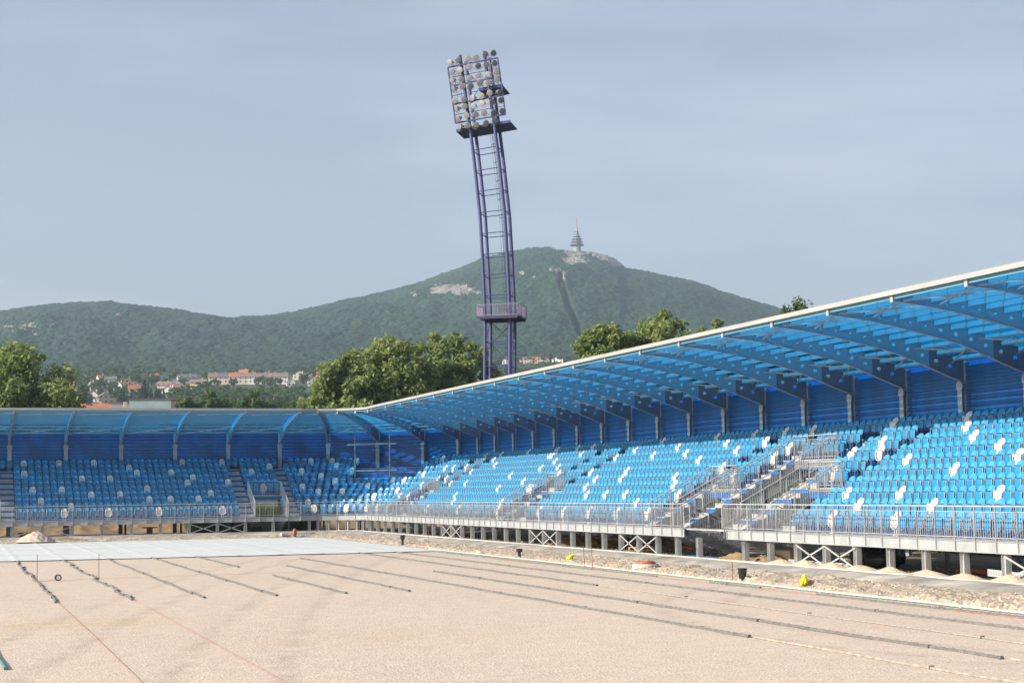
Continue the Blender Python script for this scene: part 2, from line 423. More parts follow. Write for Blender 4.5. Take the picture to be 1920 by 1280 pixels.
# roof sheets, purlins, fascia, wall per bay
DP = [.35+.69*i for i in range(12)]
bays = sorted(range(JE0, JL1), key=lambda j: S(j+.5, 4).length)
pur_rest = {0: MB(), 1: MB()}; pur_n = 0
for j in bays:
    own = owner(j+.01); mb = MB()
    Ds = np.linspace(-.42, 8.06, 14)
    nsub = 12
    rows = []
    for D in Ds:
        for i in range(nsub+1):
            f = i/nsub; p = S(j+min(f, .99999), D); rows.append((p.x, p.y, zup(min(max(D, -.3), 8.02))+.035+(.012 if i % 3 == 0 else 0)-(.30+D if D < -.3 else 0)*-.0))
    vs = rows; fs = [(a*(nsub+1)+i, a*(nsub+1)+i+1, (a+1)*(nsub+1)+i+1, (a+1)*(nsub+1)+i) for a in range(len(Ds)-1) for i in range(nsub)]
    mb.add(vs, fs); mb.build('roof_sheet', M['sheet'], own, smooth=False)
    sm = MB()
    for i in (1, 2, 3):
        for a, c in zip(Ds[1:-1], Ds[2:]):
            p, q = S(j+i/4, a), S(j+i/4, c); sm.beam((p.x, p.y, zup(a)+.012), (q.x, q.y, zup(c)+.012), .05, .02)
    sm.build('sheet_joint', M['galv_dark'], own)
    for D in DP:
        z = zup(D); pm = MB(); a, b = P3(j+.01, D, z-.10), P3(j+.99, D, z-.10)
        pm.beam(a, b, .005, .17); a2, b2 = P3(j+.01, D-.03, z-.185), P3(j+.99, D-.03, z-.185); pm.beam(a2, b2, .06, .006)
        a2, b2 = P3(j+.01, D-.03, z-.013), P3(j+.99, D-.03, z-.013); pm.beam(a2, b2, .06, .006)
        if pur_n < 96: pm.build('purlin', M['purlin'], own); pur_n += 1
        else:
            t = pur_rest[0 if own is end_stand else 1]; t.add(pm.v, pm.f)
    # wind bracing near the eaves and the rear
    for (Da, Db) in ((7.6, 6.3), (2.0, .4)):
        wb = MB(); wb.beam(P3(j+.02, Da, zup(Da)-.22), P3(j+.98, Db, zup(Db)-.22), .05, .05); wb.beam(P3(j+.02, Db, zup(Db)-.25), P3(j+.98, Da, zup(Da)-.25), .05, .05)
        wb.build('wind_brace', M['galv'], own)
    # fascia
    fm = MB(); slab(fm, j, j+1, 8.10, 8.04, 8.97, 9.115); slab(fm, j, j+1, 8.10, 7.98, 9.117, 9.13)
    fm.build('fascia', M['fascia'], own)
    # rear cladding: horizontal trapezoid corrugation
    wm = MB(); prof = []
    z = 3.3; P_ = .25
    while z < 7.60:
        prof += [(-.36, z), (-.36, z+.10), (-.325, z+.14), (-.325, z+.21)]; z += P_
    prof.append((-.36, 7.63))
    vs = []
    for D, z in prof:
        for s_ in (j, j+.99999): p = S(s_, D); vs.append((p.x, p.y, z))
    wm.add(vs, [(2*i, 2*i+1, 2*i+3, 2*i+2) for i in range(len(prof)-1)])
    wm.build('wall_cladding', M['wall'], own)
for i, own in ((0, end_stand), (1, long_stand)):
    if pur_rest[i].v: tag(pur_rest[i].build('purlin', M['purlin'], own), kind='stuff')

# ---- railings
def railing(pts, z_of=None, h=1.0, own=None, name='railing', bal=.115, posts=1.03, drop=.0, kick=False):
    """pts: list of 3D floor points; rail follows them at height h"""
    top = MB(); bl = MB(); psl = []
    up = Vector((0, 0, 1))
    top.tube([p+up*h for p in pts], .024, 6)
    top.tube([p+up*(h-.16) for p in pts], .012, 5); top.tube([p+up*.10 for p in pts], .014, 5)
    for a, b in zip(pts[:-1], pts[1:]):
        L_ = (b-a).length; n = max(1, int(round(L_/bal)))
        for i in range(n):
            p = a.lerp(b, (i+.5)/n); bl.beam(p+up*.10, p+up*(h-.16), .014, .014)
        n = max(1, int(round(L_/posts)))
        for i in range(n+1 if b is pts[-1] else n):
            p = a.lerp(b, i/n); ps = MB(); psl.append(ps); ps.beam(p-up*drop, p+up*h, .055, .02, up=(b-a).normalized())
    r = top.build(name, M['galv'], own)
    bl.build('baluster', M['galv'], r)
    for ps in psl: ps.build('rail_post', M['galv'], r)
    return r
def pts_along(s0, s1, D, z):
    out = [P3(s0, D, z)]
    for a, b in facets(s0, s1): out.append(P3(b, D, z))
    return out
railing(pts_along(JE0, 5, DB+.03, ZD), own=end_stand, name='front_railing', drop=.30)
railing(pts_along(5, s_long(51.95), DB+.03, ZD), own=long_stand, name='front_railing', drop=.30)
railing(pts_along(s_long(55.8), JL1, DB+.03, ZD), own=long_stand, name='front_railing', drop=.30)
# openings: balcony rail, sloping side rails, beams, stairs to the ground
def opening(s0, s1, n, own, stairs=True):
    Df = Drow(n)+.30; zf = Zrow(n)
    railing([P3(s0, Df, zf), P3(s1, Df, zf)], own=own, name='balcony_railing')
    b = MB(); slab(b, s0, s1, Df+.05, Df-.02, zf-.16, zf-.045); b.build('balcony_beam', M['galv_dark'], own)
    b = MB(); slab(b, s0, s1, Df+.02, Df, zf-.40, zf-.17); b.build('balcony_panel', M['riser'], own)
    for s, sg in ((s0, 1), (s1, -1)):
        e = sg*.008
        railing([P3(s+e, Df, zf), P3(s+e, DK0+.35, ZD+.05)], own=own, name='stair_railing')
        st = MB()
        for k in range(0, n):       # stepped side plates
            st.beam(P3(s+e*.6, Drow(k)+.3, Zrow(k)-.16), P3(s+e*.6, Drow(k)+.3-TR, Zrow(k)-.16), .012, .30)
        st.beam(P3(s+e*.6, DK0+.4, ZD-.15), P3(s+e*.6, Df-.2, zf-.35), .06, .22)
        st.build('stringer', M['galv_dark'], own)
    if stairs:
        st = MB(); sp = MB(); N = 6; Da, Db = 7.0, 4.6
        for i in range(N):
            D = Da+(Db-Da)*(i+.5)/N; z = ZD-(ZD-.2)*(i+1)/(N+1)
            slab(st, s0+.03, s1-.03, D+.19, D-.19, z-.05, z)
        for s in (s0+.02, s1-.02):
            sp.beam(P3(s, Da+.25, ZD-.12), P3(s, Db, .2), .03, .24)
            railing([P3(s, Da+.2, ZD), P3(s, Db, .25)], own=own, name='lower_stair_railing', h=.95)
        slab(st, s0, s1, DB-.11, Da+.22, ZD-.048, ZD-.002)
        f = st.build('lower_stair', M['step'], own); sp.build('stair_string', M['galv'], own)
for a, b, n in OPEN:
    own = owner(a); opening(a, b, n, own, stairs=True)
# aisle steps
for a, b in AISLE:
    own = owner(a)
    for k in range(1, 10):
        mb = MB()
        slab(mb, a+.008, b-.008, Drow(k)+.30+.36, Drow(k)+.303, Zrow(k-1)+.006, Zrow(k-1)+RISE*.5)
        slab(mb, a+.008, b-.008, Drow(k)+.325, Drow(k)+.303, Zrow(k)-.05, Zrow(k)+.006)
        mb.build('aisle_step', M['step'], own)
# bare corner with timing-board frame
fr = empty('scaffold_frame', P3(7.1, 5, 1.4), 'bare steel pole frame standing in the seatless corner of the stand', 'frame', world=True)
pA, pB = P3(6.75, 2.6, 0), P3(7.75, 3.0, 0)
fm = MB(); fm.tube([(pA.x, pA.y, Zrow(5)), (pA.x, pA.y, 7.35)], .055, 8); fm.build('pole', M['galv_bright'], fr)
fm = MB(); fm.tube([(pB.x, pB.y, Zrow(5)), (pB.x, pB.y, 7.35)], .055, 8); fm.build('pole', M['galv_bright'], fr)
dAB = (pB-pA).normalized()
for z in (6.62, 4.62):
    fm = MB(); a = pA-dAB*.7; b = pB+dAB*.6; a.z = b.z = z; fm.beam(a, b, .05, .10); fm.build('crossbar', M['galv_bright'], fr)
for k in range(6, 9):
    fm = MB(); slab(fm, STOP_UP[0], STOP_UP[1]-.2, Drow(k)+.34, Drow(k)+.301, Zrow(k)-.06, Zrow(k)+.01); fm.build('seat_rail', M['galv_bright'], long_stand)

# ------------------------------------------------------------------ seats
def seat_parts():
    bk = MB(); NX, NZ = 6, 8; front = []; 
    for j in range(NZ+1):
        t = j/NZ; z = .37+.45*t
        w = .205 if t < .62 else .205*math.sqrt(max(.02, 1-((t-.62)/.40)**2.4))
        if t < .15: w = .17+.035*t/.15
        y0 = -.15-.10*t+.035*math.sin(math.pi*t)
        for i in range(NX+1):
            x = -1+2*i/NX; front.append((x*w, y0+.045*(x*x)*(1 if t < .9 else .5), z))
    n = len(front); vs = front+[(x, y-.022, z) for x, y, z in front]
    q = [(j*(NX+1)+i, j*(NX+1)+i+1, (j+1)*(NX+1)+i+1, (j+1)*(NX+1)+i) for j in range(NZ) for i in range(NX)]
    fs = [f for f in q]+[tuple(k+n for k in f[::-1]) for f in q]
    loop = [i for i in range(NX+1)]+[j*(NX+1)+NX for j in range(1, NZ+1)]+[NZ*(NX+1)+i for i in range(NX-1, -1, -1)]+[j*(NX+1) for j in range(NZ-1, 0, -1)]
    for a, b in zip(loop, loop[1:]+loop[:1]): fs.append((b, a, a+n, b+n))
    bk.add(vs, fs)
    pn = MB()   # folded pan: shallow dished plate
    NX, NZ = 4, 5; fr_ = []
    for j in range(NZ+1):
        t = j/NZ; z = .25+.37*t; w = .180 if t > .12 else .11+.07*t/.12
        for i in range(NX+1):
            x = -1+2*i/NX; fr_.append((x*w, -.035-.012*(1-x*x)+.05*(1-t)*.4, z))
    n = len(fr_); vs = fr_+[(x, y-.03, z) for x, y, z in fr_]
    q = [(j*(NX+1)+i, j*(NX+1)+i+1, (j+1)*(NX+1)+i+1, (j+1)*(NX+1)+i) for j in range(NZ) for i in range(NX)]
    fs = q+[tuple(k+n for k in f[::-1]) for f in q]
    loop = [i for i in range(NX+1)]+[j*(NX+1)+NX for j in range(1, NZ+1)]+[NZ*(NX+1)+i for i in range(NX-1, -1, -1)]+[j*(NX+1) for j in range(NZ-1, 0, -1)]
    for a, b in zip(loop, loop[1:]+loop[:1]): fs.append((b, a, a+n, b+n))
    pn.add(vs, fs)
    fm = MB()   # tube frame round the pan and the two legs
    pts = [(-.198, .0, .30), (-.203, -.02, .59), (-.175, -.03, .635), (.175, -.03, .635), (.203, -.02, .59), (.198, 0, .30), (.13, .01, .245), (0, .015, .215), (-.13, .01, .245), (-.198, 0, .30)]
    fm.tube(pts, .017, 5, cap=False)
    for sx in (-1, 1):
        fm.tube([(sx*.07, -.05, .0), (sx*.07, -.06, .42)], .014, 5); fm.box(sx*.07-.035, sx*.07+.035, -.09, -.01, .0, .012)
        fm.tube([(sx*.19, -.02, .59), (sx*.20, -.20, .50)], .013, 5)
    return bk, pn, fm
bk, pn, fm = seat_parts()
SEATM = {}
for c, a, b, f in (('blue', 'seat_blue', 'seat_blue_b', 'seat_frame'), ('white', 'seat_white', 'seat_white', 'white')):
    SEATM[c] = (bk.mesh('backrest', M[a], True), pn.mesh('seat_pan', M[b], True), fm.mesh('seat_tube_frame', M[f], True))

WHITE_PX = []
def wp(ox, oy, sc, pts): WHITE_PX.extend([(ox+x/sc, oy+y/sc) for x, y in pts])
wp(0, 600, 2.667, [(120,710),(295,710),(467,708),(901,705),(1095,703),(124,763),(645,732),(685,757),(855,757),(412,787),(552,785),(961,780),(935,807),(1136,805),(165,845),(312,843),(737,835),(1050,858),(460,867),(601,865),(990,887),(748,890),(852,888),(207,898),(358,925),(325,953),(545,950),(796,943),(1109,938),(1255,752)])
wp(400, 700, 3.764, [(388,645),(266,683),(706,608),(605,680),(768,712),(596,790),(720,822),(640,900),(351,795),(62,945),(720,935),(828,605),(1013,602),(873,640),(965,675),(884,748),(1073,785),(937,820),(1130,853),(934,900),(1278,743)])
wp(660, 780, 4.2675, [(745,320),(765,395),(828,393),(893,385),(690,480),(740,478),(590,445),(560,520),(790,520),(915,515),(350,573),(392,615),(465,612),(842,606),(820,655),(1085,296),(1210,283),(1137,328),(1163,368),(1423,268),(1655,243),(1600,296),(1643,335),(1523,388),(1660,378),(1277,451),(1370,495),(1685,433),(1190,551),(1432,546),(1447,603),(1205,658),(600,708),(855,712),(1200,712),(325,708),(205,703),(110,703),(930,430),(432,487)])
wp(1000, 780, 4.2675, [(205,245),(362,235),(487,222),(1037,178),(1467,143),(150,295),(407,275),(815,245),(1155,220),(1565,190),(192,337),(655,308),(983,287),(1240,268),(1635,243),(72,392),(210,383),(1330,323),(232,433),(470,425),(763,410),(1548,375),(510,477),(711,470),(1130,457),(428,538),(1150,522),(1595,440),(453,598),(600,597),(757,593),(1172,590),(832,658),(63,722),(255,725),(455,728),(675,731),(917,733)])
wp(1240, 780, 4.2675, [(778,112),(1027,92),(1243,75),(890,165),(1078,213),(907,290),(1197,275),(1550,180),(1530,575),(1612,660),(1403,750),(1370,410)])
wp(1560, 740, 3.5556, [(437,158),(928,117),(155,295),(345,283),(370,343),(920,180),(963,243),(510,395),(1122,297),(1235,367),(805,460),(135,620),(490,620),(205,695),(690,697),(1145,613),(440,778),(30,775)])
def project(p):
    v = Vector(p)-Vector((0, 0, CAMZ)); d = v.dot(CF); return 960+F_PX*v.dot(CR)/d, 640-F_PX*v.dot(CU)/d, d

seats = []     # (pos, facing angle, row, block key, px, py, depth)
def in_aisle(s, k):
    if k >= 9: return False
    return any(a-.03 < s < b+.03 for a, b in AISLE)
def in_open(s, k): return any(a-.04 < s < b+.04 and k < n for a, b, n in OPEN)
def add_seat(s, k, ang=None):
    p = S(s, Drow(k)); d = ddir(s)
    pos = Vector((p.x, p.y, Zrow(k))); a = math.atan2(d[1], d[0])-math.pi/2
    x, y, dep = project(pos+Vector((0, 0, .80))-Vector((d[0], d[1], 0))*.2)
    seats.append(dict(pos=pos, a=a, k=k, s=s, x=x, y=y, d=dep, white=False))
for k in range(10):
    u = -8.5
    while u < 20.01:                                   # end stand
        s = s_end(u)
        if (19.8 > u or u > 20.3) and not in_aisle(s, k) and not in_open(s, k): add_seat(s, k)
        u += .5
    for j in range(5, 10):                             # corner facets
        wdt = (S(j+.9999, Drow(k))-S(j, Drow(k))).length; n = int((wdt-.12)/.5)
        for i in range(n):
            s = j+((i+.5)/n if n > 1 else .5)
            if j == 5 and s < s_end(20.3): continue
            if j == 5 and k > 0: 
                pass
            if k >= 6:
                if j == 6 and i >= 5: continue
                if j == 7: continue
                if j == 8 and s < 8.35+(.05*(8-k)): continue
                if j == 6: s = 6+.09+(i)*.125
            add_seat(s, k)
    u = .25
    while u < 83.5:
        s = s_long(u)
        if not in_aisle(s, k) and not in_open(s, k): add_seat(s, k)
        u += .5
arr = np.array([(q['x'], q['y']) for q in seats])
for x, y in WHITE_PX:
    e = np.abs(arr-np.array([x+1, y]))*np.array([.8, 1]); i = int(np.argmin((e**2).sum(1)))
    if (e[i]**2).sum() < 260: seats[i]['white'] = True
vis = [q for q in seats if -5 < q['x'] < 1925]
vis.sort(key=lambda q: q['d'])
near, rest = vis[:300], vis[300:]+[q for q in seats if not (-5 < q['x'] < 1925) and q['x'] < 2300 and q['x'] > -200]
ORD = ['first', 'second', 'third', 'fourth', 'fifth', 'sixth', 'seventh', 'eighth', 'ninth', 'tenth', 'eleventh', 'twelfth', 'thirteenth', 'fourteenth', 'fifteenth', 'sixteenth', 'seventeenth', 'eighteenth', 'nineteenth', 'twentieth'] + ['twenty-'+o for o in ('first', 'second', 'third', 'fourth', 'fifth', 'sixth', 'seventh', 'eighth', 'ninth')]+['thirtieth']+['thirty-'+o for o in ('first', 'second', 'third', 'fourth', 'fifth', 'sixth', 'seventh', 'eighth', 'ninth')]+['fortieth']
ROWN = ['front row', 'second row up', 'third row up', 'fourth row up', 'fifth row up', 'sixth row up', 'seventh row up', 'eighth row up', 'ninth row up', 'top row']
def block(q):
    u = (q['s']-10)*4
    if u > 59.05: return 'right'
    if u > 55.55: return 'p3'
    if u > 50.4: return 'mid'
    if u > 47: return 'p1'
    return 'left'
BT = {'right': 'right of the nearest stairs', 'p3': 'above the nearest balcony rail', 'mid': 'above the wide middle gap', 'p1': 'above the balcony left of the gap', 'left': 'left of the wide gap'}
cnt = {}
for q in sorted(vis, key=lambda q: q['x']):
    b = block(q); q['b'] = b
    if b != 'left': cnt[(b, q['k'])] = cnt.get((b, q['k']), 0)+1; q['n'] = cnt[(b, q['k'])]
for q in sorted(vis, key=lambda q: -q['x']):
    if q['b'] == 'left': cnt[('left', q['k'])] = cnt.get(('left', q['k']), 0)+1; q['n'] = cnt[('left', q['k'])]
for q in near:
    c = 'white' if q['white'] else 'blue'; me = SEATM[c]
    n = ORD[q['n']-1] if q['n'] <= len(ORD) else 'far'
    frm = 'from right' if q['b'] == 'left' else 'from left'
    o = empty('stadium_seat', q['pos'], f"{c} seat, {n} {frm}, {ROWN[q['k']]}, {BT[q['b']]}", 'seat', 'folding stadium seats', rz=q['a'])
    for nm, mm in zip(('backrest', 'seat_pan', 'frame'), me):
        c_ = bpy.data.objects.new(nm, mm); COL.objects.link(c_); c_.parent = o; c_.rotation_euler = (random.gauss(0, .025) if nm == 'seat_pan' else 0, 0, random.gauss(0, .02))
def mesh_np(me):
    v = np.empty(len(me.vertices)*3, np.float32); me.vertices.foreach_get('co', v); return v.reshape(-1, 3), [tuple(p.vertices) for p in me.polygons]
# the remaining, farther seats as one object
SV, SF, SMI = [], [], []; off = 0
base = {}
for c in ('blue', 'white'):
    vs, fs, mi = [], [], []; o = 0
    for idx, me in enumerate(SEATM[c]):
        v, f = mesh_np(me); vs.append(v)
        for q in f:
            q = tuple(i+o for i in q)
            if len(q) > 4: q = q[:4]
            fs.append(q if len(q) == 4 else q+(q[-1],))
            mi.append({'blue': (0, 1, 2), 'white': (3, 3, 4)}[c][idx])
        o += len(v)
    base[c] = (np.concatenate(vs), np.array(fs, np.int32), np.array(mi))
for q in rest:
    v, f, mi = base['white' if q['white'] else 'blue']; ca, sa = math.cos(q['a']), math.sin(q['a'])
    x = v[:, 0]*ca-v[:, 1]*sa+q['pos'].x; y = v[:, 0]*sa+v[:, 1]*ca+q['pos'].y; z = v[:, 2]+q['pos'].z
    SV.append(np.stack([x, y, z], 1)); SF.append(f+off); SMI.append(mi); off += len(v)
o = put('distant_seats', np_mesh('distant_seats', np.concatenate(SV), np.concatenate(SF), [M['seat_blue'], M['seat_blue_b'], M['seat_frame'], M['seat_white'], M['white']], True, np.concatenate(SMI)))
tag(o, 'rows of blue and scattered white folding seats filling the far blocks and the end stand', 'seats', kind='stuff')
print('SEATS', len(near), len(rest), sum(q['white'] for q in seats), 'white')

# ------------------------------------------------------------------ ground, pitch, kerb, verge
def gravel_mat(name, c1, c2, scale, bump, big=None, speck=None):
    Mt = bpy.data.materials.new(name); Mt.use_nodes = True; n = Mt.node_tree; b = n.nodes['Principled BSDF']; b.inputs['Roughness'].default_value = .95; b.inputs['Specular IOR Level'].default_value = .15
    t = n.nodes.new('ShaderNodeTexCoord'); lk = n.links.new
    v = n.nodes.new('ShaderNodeTexVoronoi'); v.inputs['Scale'].default_value = scale; lk(t.outputs['Object'], v.inputs[0])
    sp = n.nodes.new('ShaderNodeSeparateColor'); lk(v.outputs['Color'], sp.inputs[0])
    x = n.nodes.new('ShaderNodeMix'); x.data_type = 'RGBA'; x.inputs[6].default_value = (*c1, 1); x.inputs[7].default_value = (*c2, 1)
    lk(sp.outputs[0], x.inputs[0])
    z = n.nodes.new('ShaderNodeTexNoise'); z.inputs['Scale'].default_value = .11; z.inputs['Detail'].default_value = 5; lk(t.outputs['Object'], z.inputs[0])
    mr = n.nodes.new('ShaderNodeMapRange'); mr.inputs[1].default_value = .35; mr.inputs[2].default_value = .7; mr.inputs[3].default_value = .0; mr.inputs[4].default_value = .45; lk(z.outputs[0], mr.inputs[0])
    y = n.nodes.new('ShaderNodeMix'); y.data_type = 'RGBA'; lk(mr.outputs[0], y.inputs[0]); lk(x.outputs[2], y.inputs[6]); y.inputs[7].default_value = (*(big or tuple(c*.8 for c in c1)), 1)
    z3 = n.nodes.new('ShaderNodeTexNoise'); z3.inputs['Scale'].default_value = 1.7; z3.inputs['Detail'].default_value = 7; z3.inputs['Roughness'].default_value = .7; lk(t.outputs['Object'], z3.inputs[0])
    m3 = n.nodes.new('ShaderNodeMapRange'); m3.inputs[1].default_value = .3; m3.inputs[2].default_value = .75; m3.inputs[3].default_value = .88; m3.inputs[4].default_value = 1.08; lk(z3.outputs[0], m3.inputs[0])
    w = n.nodes.new('ShaderNodeVectorMath'); w.operation = 'SCALE'; lk(y.outputs[2], w.inputs[0]); lk(m3.outputs[0], w.inputs['Scale'])
    lk(w.outputs[0], b.inputs['Base Color'])
    bp = n.nodes.new('ShaderNodeBump'); bp.inputs['Strength'].default_value = bump; bp.inputs['Distance'].default_value = .02; lk(v.outputs['Distance'], bp.inputs['Height']); lk(bp.outputs[0], b.inputs['Normal'])
    return Mt
M['pitch'] = gravel_mat('pink_gravel', (.645, .535, .445), (.43, .35, .285), 26, .45, big=(.60, .50, .395))
def stain_pitch():
    n = M['pitch'].node_tree; b = n.nodes['Principled BSDF']; lk = n.links.new; src = b.inputs['Base Color'].links[0].from_socket
    t = n.nodes.new('ShaderNodeTexCoord'); z = n.nodes.new('ShaderNodeTexNoise'); z.inputs['Scale'].default_value = .9; z.inputs['Detail'].default_value = 6; lk(t.outputs['Object'], z.inputs[0])
    def math_(op, a, b_=None):
        q = n.nodes.new('ShaderNodeMath'); q.operation = op; q.use_clamp = False
        for i, v in enumerate((a, b_)):
            if v is None: continue
            if hasattr(v, 'node'): lk(v, q.inputs[i])
            else: q.inputs[i].default_value = v
        return q.outputs[0]
    def dist(p, sc=(1, 1, 1)):
        m_ = n.nodes.new('ShaderNodeMapping'); m_.vector_type = 'POINT'; m_.inputs['Location'].default_value = (-p[0]*sc[0], -p[1]*sc[1], 0); m_.inputs['Scale'].default_value = (sc[0], sc[1], 0); lk(t.outputs['Object'], m_.inputs[0])
        v = n.nodes.new('ShaderNodeVectorMath'); v.operation = 'LENGTH'; lk(m_.outputs[0], v.inputs[0]); return v.outputs['Value']
    tracks = None
    for c, r in TRACKS:
        q = math_('ABSOLUTE', math_('SUBTRACT', dist(c), r)); q = math_('SUBTRACT', 1.0, math_('DIVIDE', q, .38)); q = math_('MAXIMUM', q, 0.0)
        tracks = q if tracks is None else math_('MAXIMUM', tracks, q)
    nn = math_('MULTIPLY', math_('SUBTRACT', z.outputs[0], .36), 3.2); nn = math_('MAXIMUM', nn, 0.0)
    tr = math_('MINIMUM', math_('MULTIPLY', math_('MULTIPLY', tracks, nn), .42), .3)
    x = n.nodes.new('ShaderNodeMix'); x.data_type = 'RGBA'; lk(tr, x.inputs[0]); lk(src, x.inputs[6]); x.inputs[7].default_value = (.27, .215, .165, 1)
    out = x.outputs[2]
    for c, sc, amt in (((2.2, 40.0), (.22, .42), .55), ((8, 33), (.2, .3), .25), ((16, 88), (.1, .1), .2)):
        q = math_('MULTIPLY', math_('MAXIMUM', math_('SUBTRACT', 1.0, dist(c, (sc[0], sc[1], 1))), 0.0), nn); q = math_('MINIMUM', math_('MULTIPLY', q, amt*1.8), amt)
        x = n.nodes.new('ShaderNodeMix'); x.data_type = 'RGBA'; lk(q, x.inputs[0]); lk(out, x.inputs[6]); x.inputs[7].default_value = (.50, .37, .22, 1); out = x.outputs[2]
    lk(out, b.inputs['Base Color'])
TRACKS = [((294, -36), 299.8), ((294, -36), 301.6), ((294, -36), 297.4), ((294, -36), 295.5), ((34, 30), 17.0), ((34, 30), 18.7)]
stain_pitch()
M['verge'] = gravel_mat('crushed_stone', (.54, .455, .355), (.27, .22, .17), 9, .9, big=(.44, .33, .25))
M['sand'] = gravel_mat('fine_gravel', (.62, .51, .38), (.47, .375, .27), 30, .5)
M['dirt'] = gravel_mat('dirt', (.33, .235, .135), (.22, .15, .085), 2.2, .6, big=(.24, .165, .09))
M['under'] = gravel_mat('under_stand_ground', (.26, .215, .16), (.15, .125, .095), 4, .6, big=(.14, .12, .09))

def grid_mesh(name, xs, ys, zf, mt, smooth=True):
    X, Y = np.meshgrid(xs, ys); Z = zf(X, Y); V = np.stack([X, Y, Z], -1).reshape(-1, 3); nx, ny = len(xs), len(ys)
    i = (np.arange(ny-1)[:, None]*nx+np.arange(nx-1)[None]).ravel(); F = np.stack([i, i+1, i+nx+1, i+nx], 1)
    return np_mesh(name, V, F, mt, smooth)
def Dof(X, Y):
    end = CY0-Y; lon = AX-X
    dx, dy = X-CC.x, Y-CC.y; t = np.arctan2(np.maximum(dy, 1e-6), np.maximum(dx, 1e-6)); R = 11.793*np.sin(t)**2+12.343*np.cos(t)**2+.62*np.sin(2*t)
    cor = R-np.hypot(dx, dy)
    return np.where((dx > 0) & (dy > 0), cor, np.where(dx <= 0, end, lon))

# pitch: a sheet of pink gravel with shallow wheel ruts
def zp(X, Y):
    z = .008*(fbm(X*.35, Y*.35, 3)-.5)
    for (ax, ay, r, w) in ((294, -36, 299.8, .3), (294, -36, 301.6, .3), (294, -36, 297.4, .3), (294, -36, 295.5, .3), (34, 30, 17.0, .3), (34, 30, 18.7, .3)):
        q = np.abs(np.hypot(X-ax, Y-ay)-r); z = z-.010*np.exp(-(q/w)**2)*fbm(X*1.5, Y*1.5, 9)*1.6
    return z
tag(put('pitch', grid_mesh('pitch', np.arange(-24, 23.26, .25), np.arange(12, 108.2, .25), zp, M['pitch'])), kind='structure')
# verge of crushed stone between pitch and kerb
def zv(X, Y):
    D = Dof(X, Y); z = np.interp(D, [-6, 8.35, 8.6, 9.4, 9.9, 10.4, 12.5, 13.2, 40], [.12, .12, .05, -.02, .05, .12, .05, -.03, -.06])
    rough = np.clip((D-9.6)/.6, 0, 1)*np.clip((14-D)/1.2, .15, 1)
    z = z+rough*(.26*(fbm(X*.9, Y*.9, 5)-.42)+.16*(fbm(X*4.2, Y*4.2, 8)-.5)+.07*(RNG.random(X.shape)-.5))
    return z
tag(put('verge', grid_mesh('verge', np.arange(19.5, 28.2, .13), np.arange(24, 112.6, .13), lambda X, Y: np.where(Dof(X, Y) < 8.55, .02, zv(X, Y)), M['verge'])), kind='structure')
tag(put('verge', grid_mesh('verge', np.arange(-24, 19.6, .16), np.arange(107.7, 115.6, .13), zv, M['verge'])), kind='structure')
M['verge'].node_tree.nodes
# ground under and round the stands
def zg(X, Y):
    D = Dof(X, Y)
    z = .11+.10*(fbm(X*.35, Y*.35, 11)-.5)*np.clip((-D+7.6)/2, 0, 1)
    return np.where(D > 8.45, -.35, z)
tag(put('ground_under_stand', grid_mesh('ground_under_stand', np.arange(-24, 62.1, .5), np.arange(20, 140.1, .5), zg, M['under'])), kind='structure')
# kerb and sloping haunch
def strip(name, prof, mt, s0, s1, parent=None, step=.25, jit=0):
    st = np.arange(s0, s1+1e-6, step); V = []; 
    for s in st:
        for D, z in prof:
            j = jit*(random.random()-.5); p = S(min(s, s1), D+j); V.append((p.x, p.y, z+j*.35))
    n = len(prof); F = [(a*n+i, a*n+i+1, (a+1)*n+i+1, (a+1)*n+i) for a in range(len(st)-1) for i in range(n-1)]
    return np_mesh(name, np.array(V), np.array(F), mt, False)
tag(put('kerb', strip('kerb', [(8.38, .05), (8.38, .262), (8.40, .27), (8.55, .27), (8.57, .262), (8.57, .10)], M['concrete'], JE0, JL1)), kind='structure')
tag(put('kerb_haunch', strip('kerb_haunch', [(8.572, .235), (8.85, .23), (9.3, .205), (9.75, .15), (10.15, .06), (10.3, -.05)], M['concrete_dirty'], JE0, JL1, jit=.10)), kind='structure')

# distant terrain with a wooded hill range
SKY_PTS = [(-700, 640), (-400, 615), (-200, 590), (0, 578), (40, 573), (100, 568), (150, 564), (190, 562), (240, 566), (300, 574), (350, 581), (415, 591), (440, 592), (480, 590), (520, 586), (560, 579), (600, 571), (640, 560), (700, 548), (740, 539), (780, 527), (820, 513), (860, 499), (900, 483), (960, 469), (1000, 462), (1030, 460), (1060, 465), (1090, 466), (1115, 468), (1140, 475), (1160, 486), (1168, 494), (1174, 499), (1230, 512), (1300, 525), (1330, 535), (1350, 544), (1400, 558), (1460, 575), (1480, 582), (1600, 612), (1800, 660), (2100, 700), (2600, 720)]
sk = [polar(x, y+6) for x, y in SKY_PTS]; SAZ = np.array([a for a, e in sk]); SEL = np.array([e for a, e in sk])
R0, R1 = 1500.0, 3100.0
def ridge_r(az): return R1-350*np.exp(-((az-.09)/.12)**2)
def base_el(r): return np.interp(r, [0, 60, 160, 260, 450, 1000, 1500, 5000], [-.04, -.0185, -.006, .004, .030, .0565, .0735, .075])
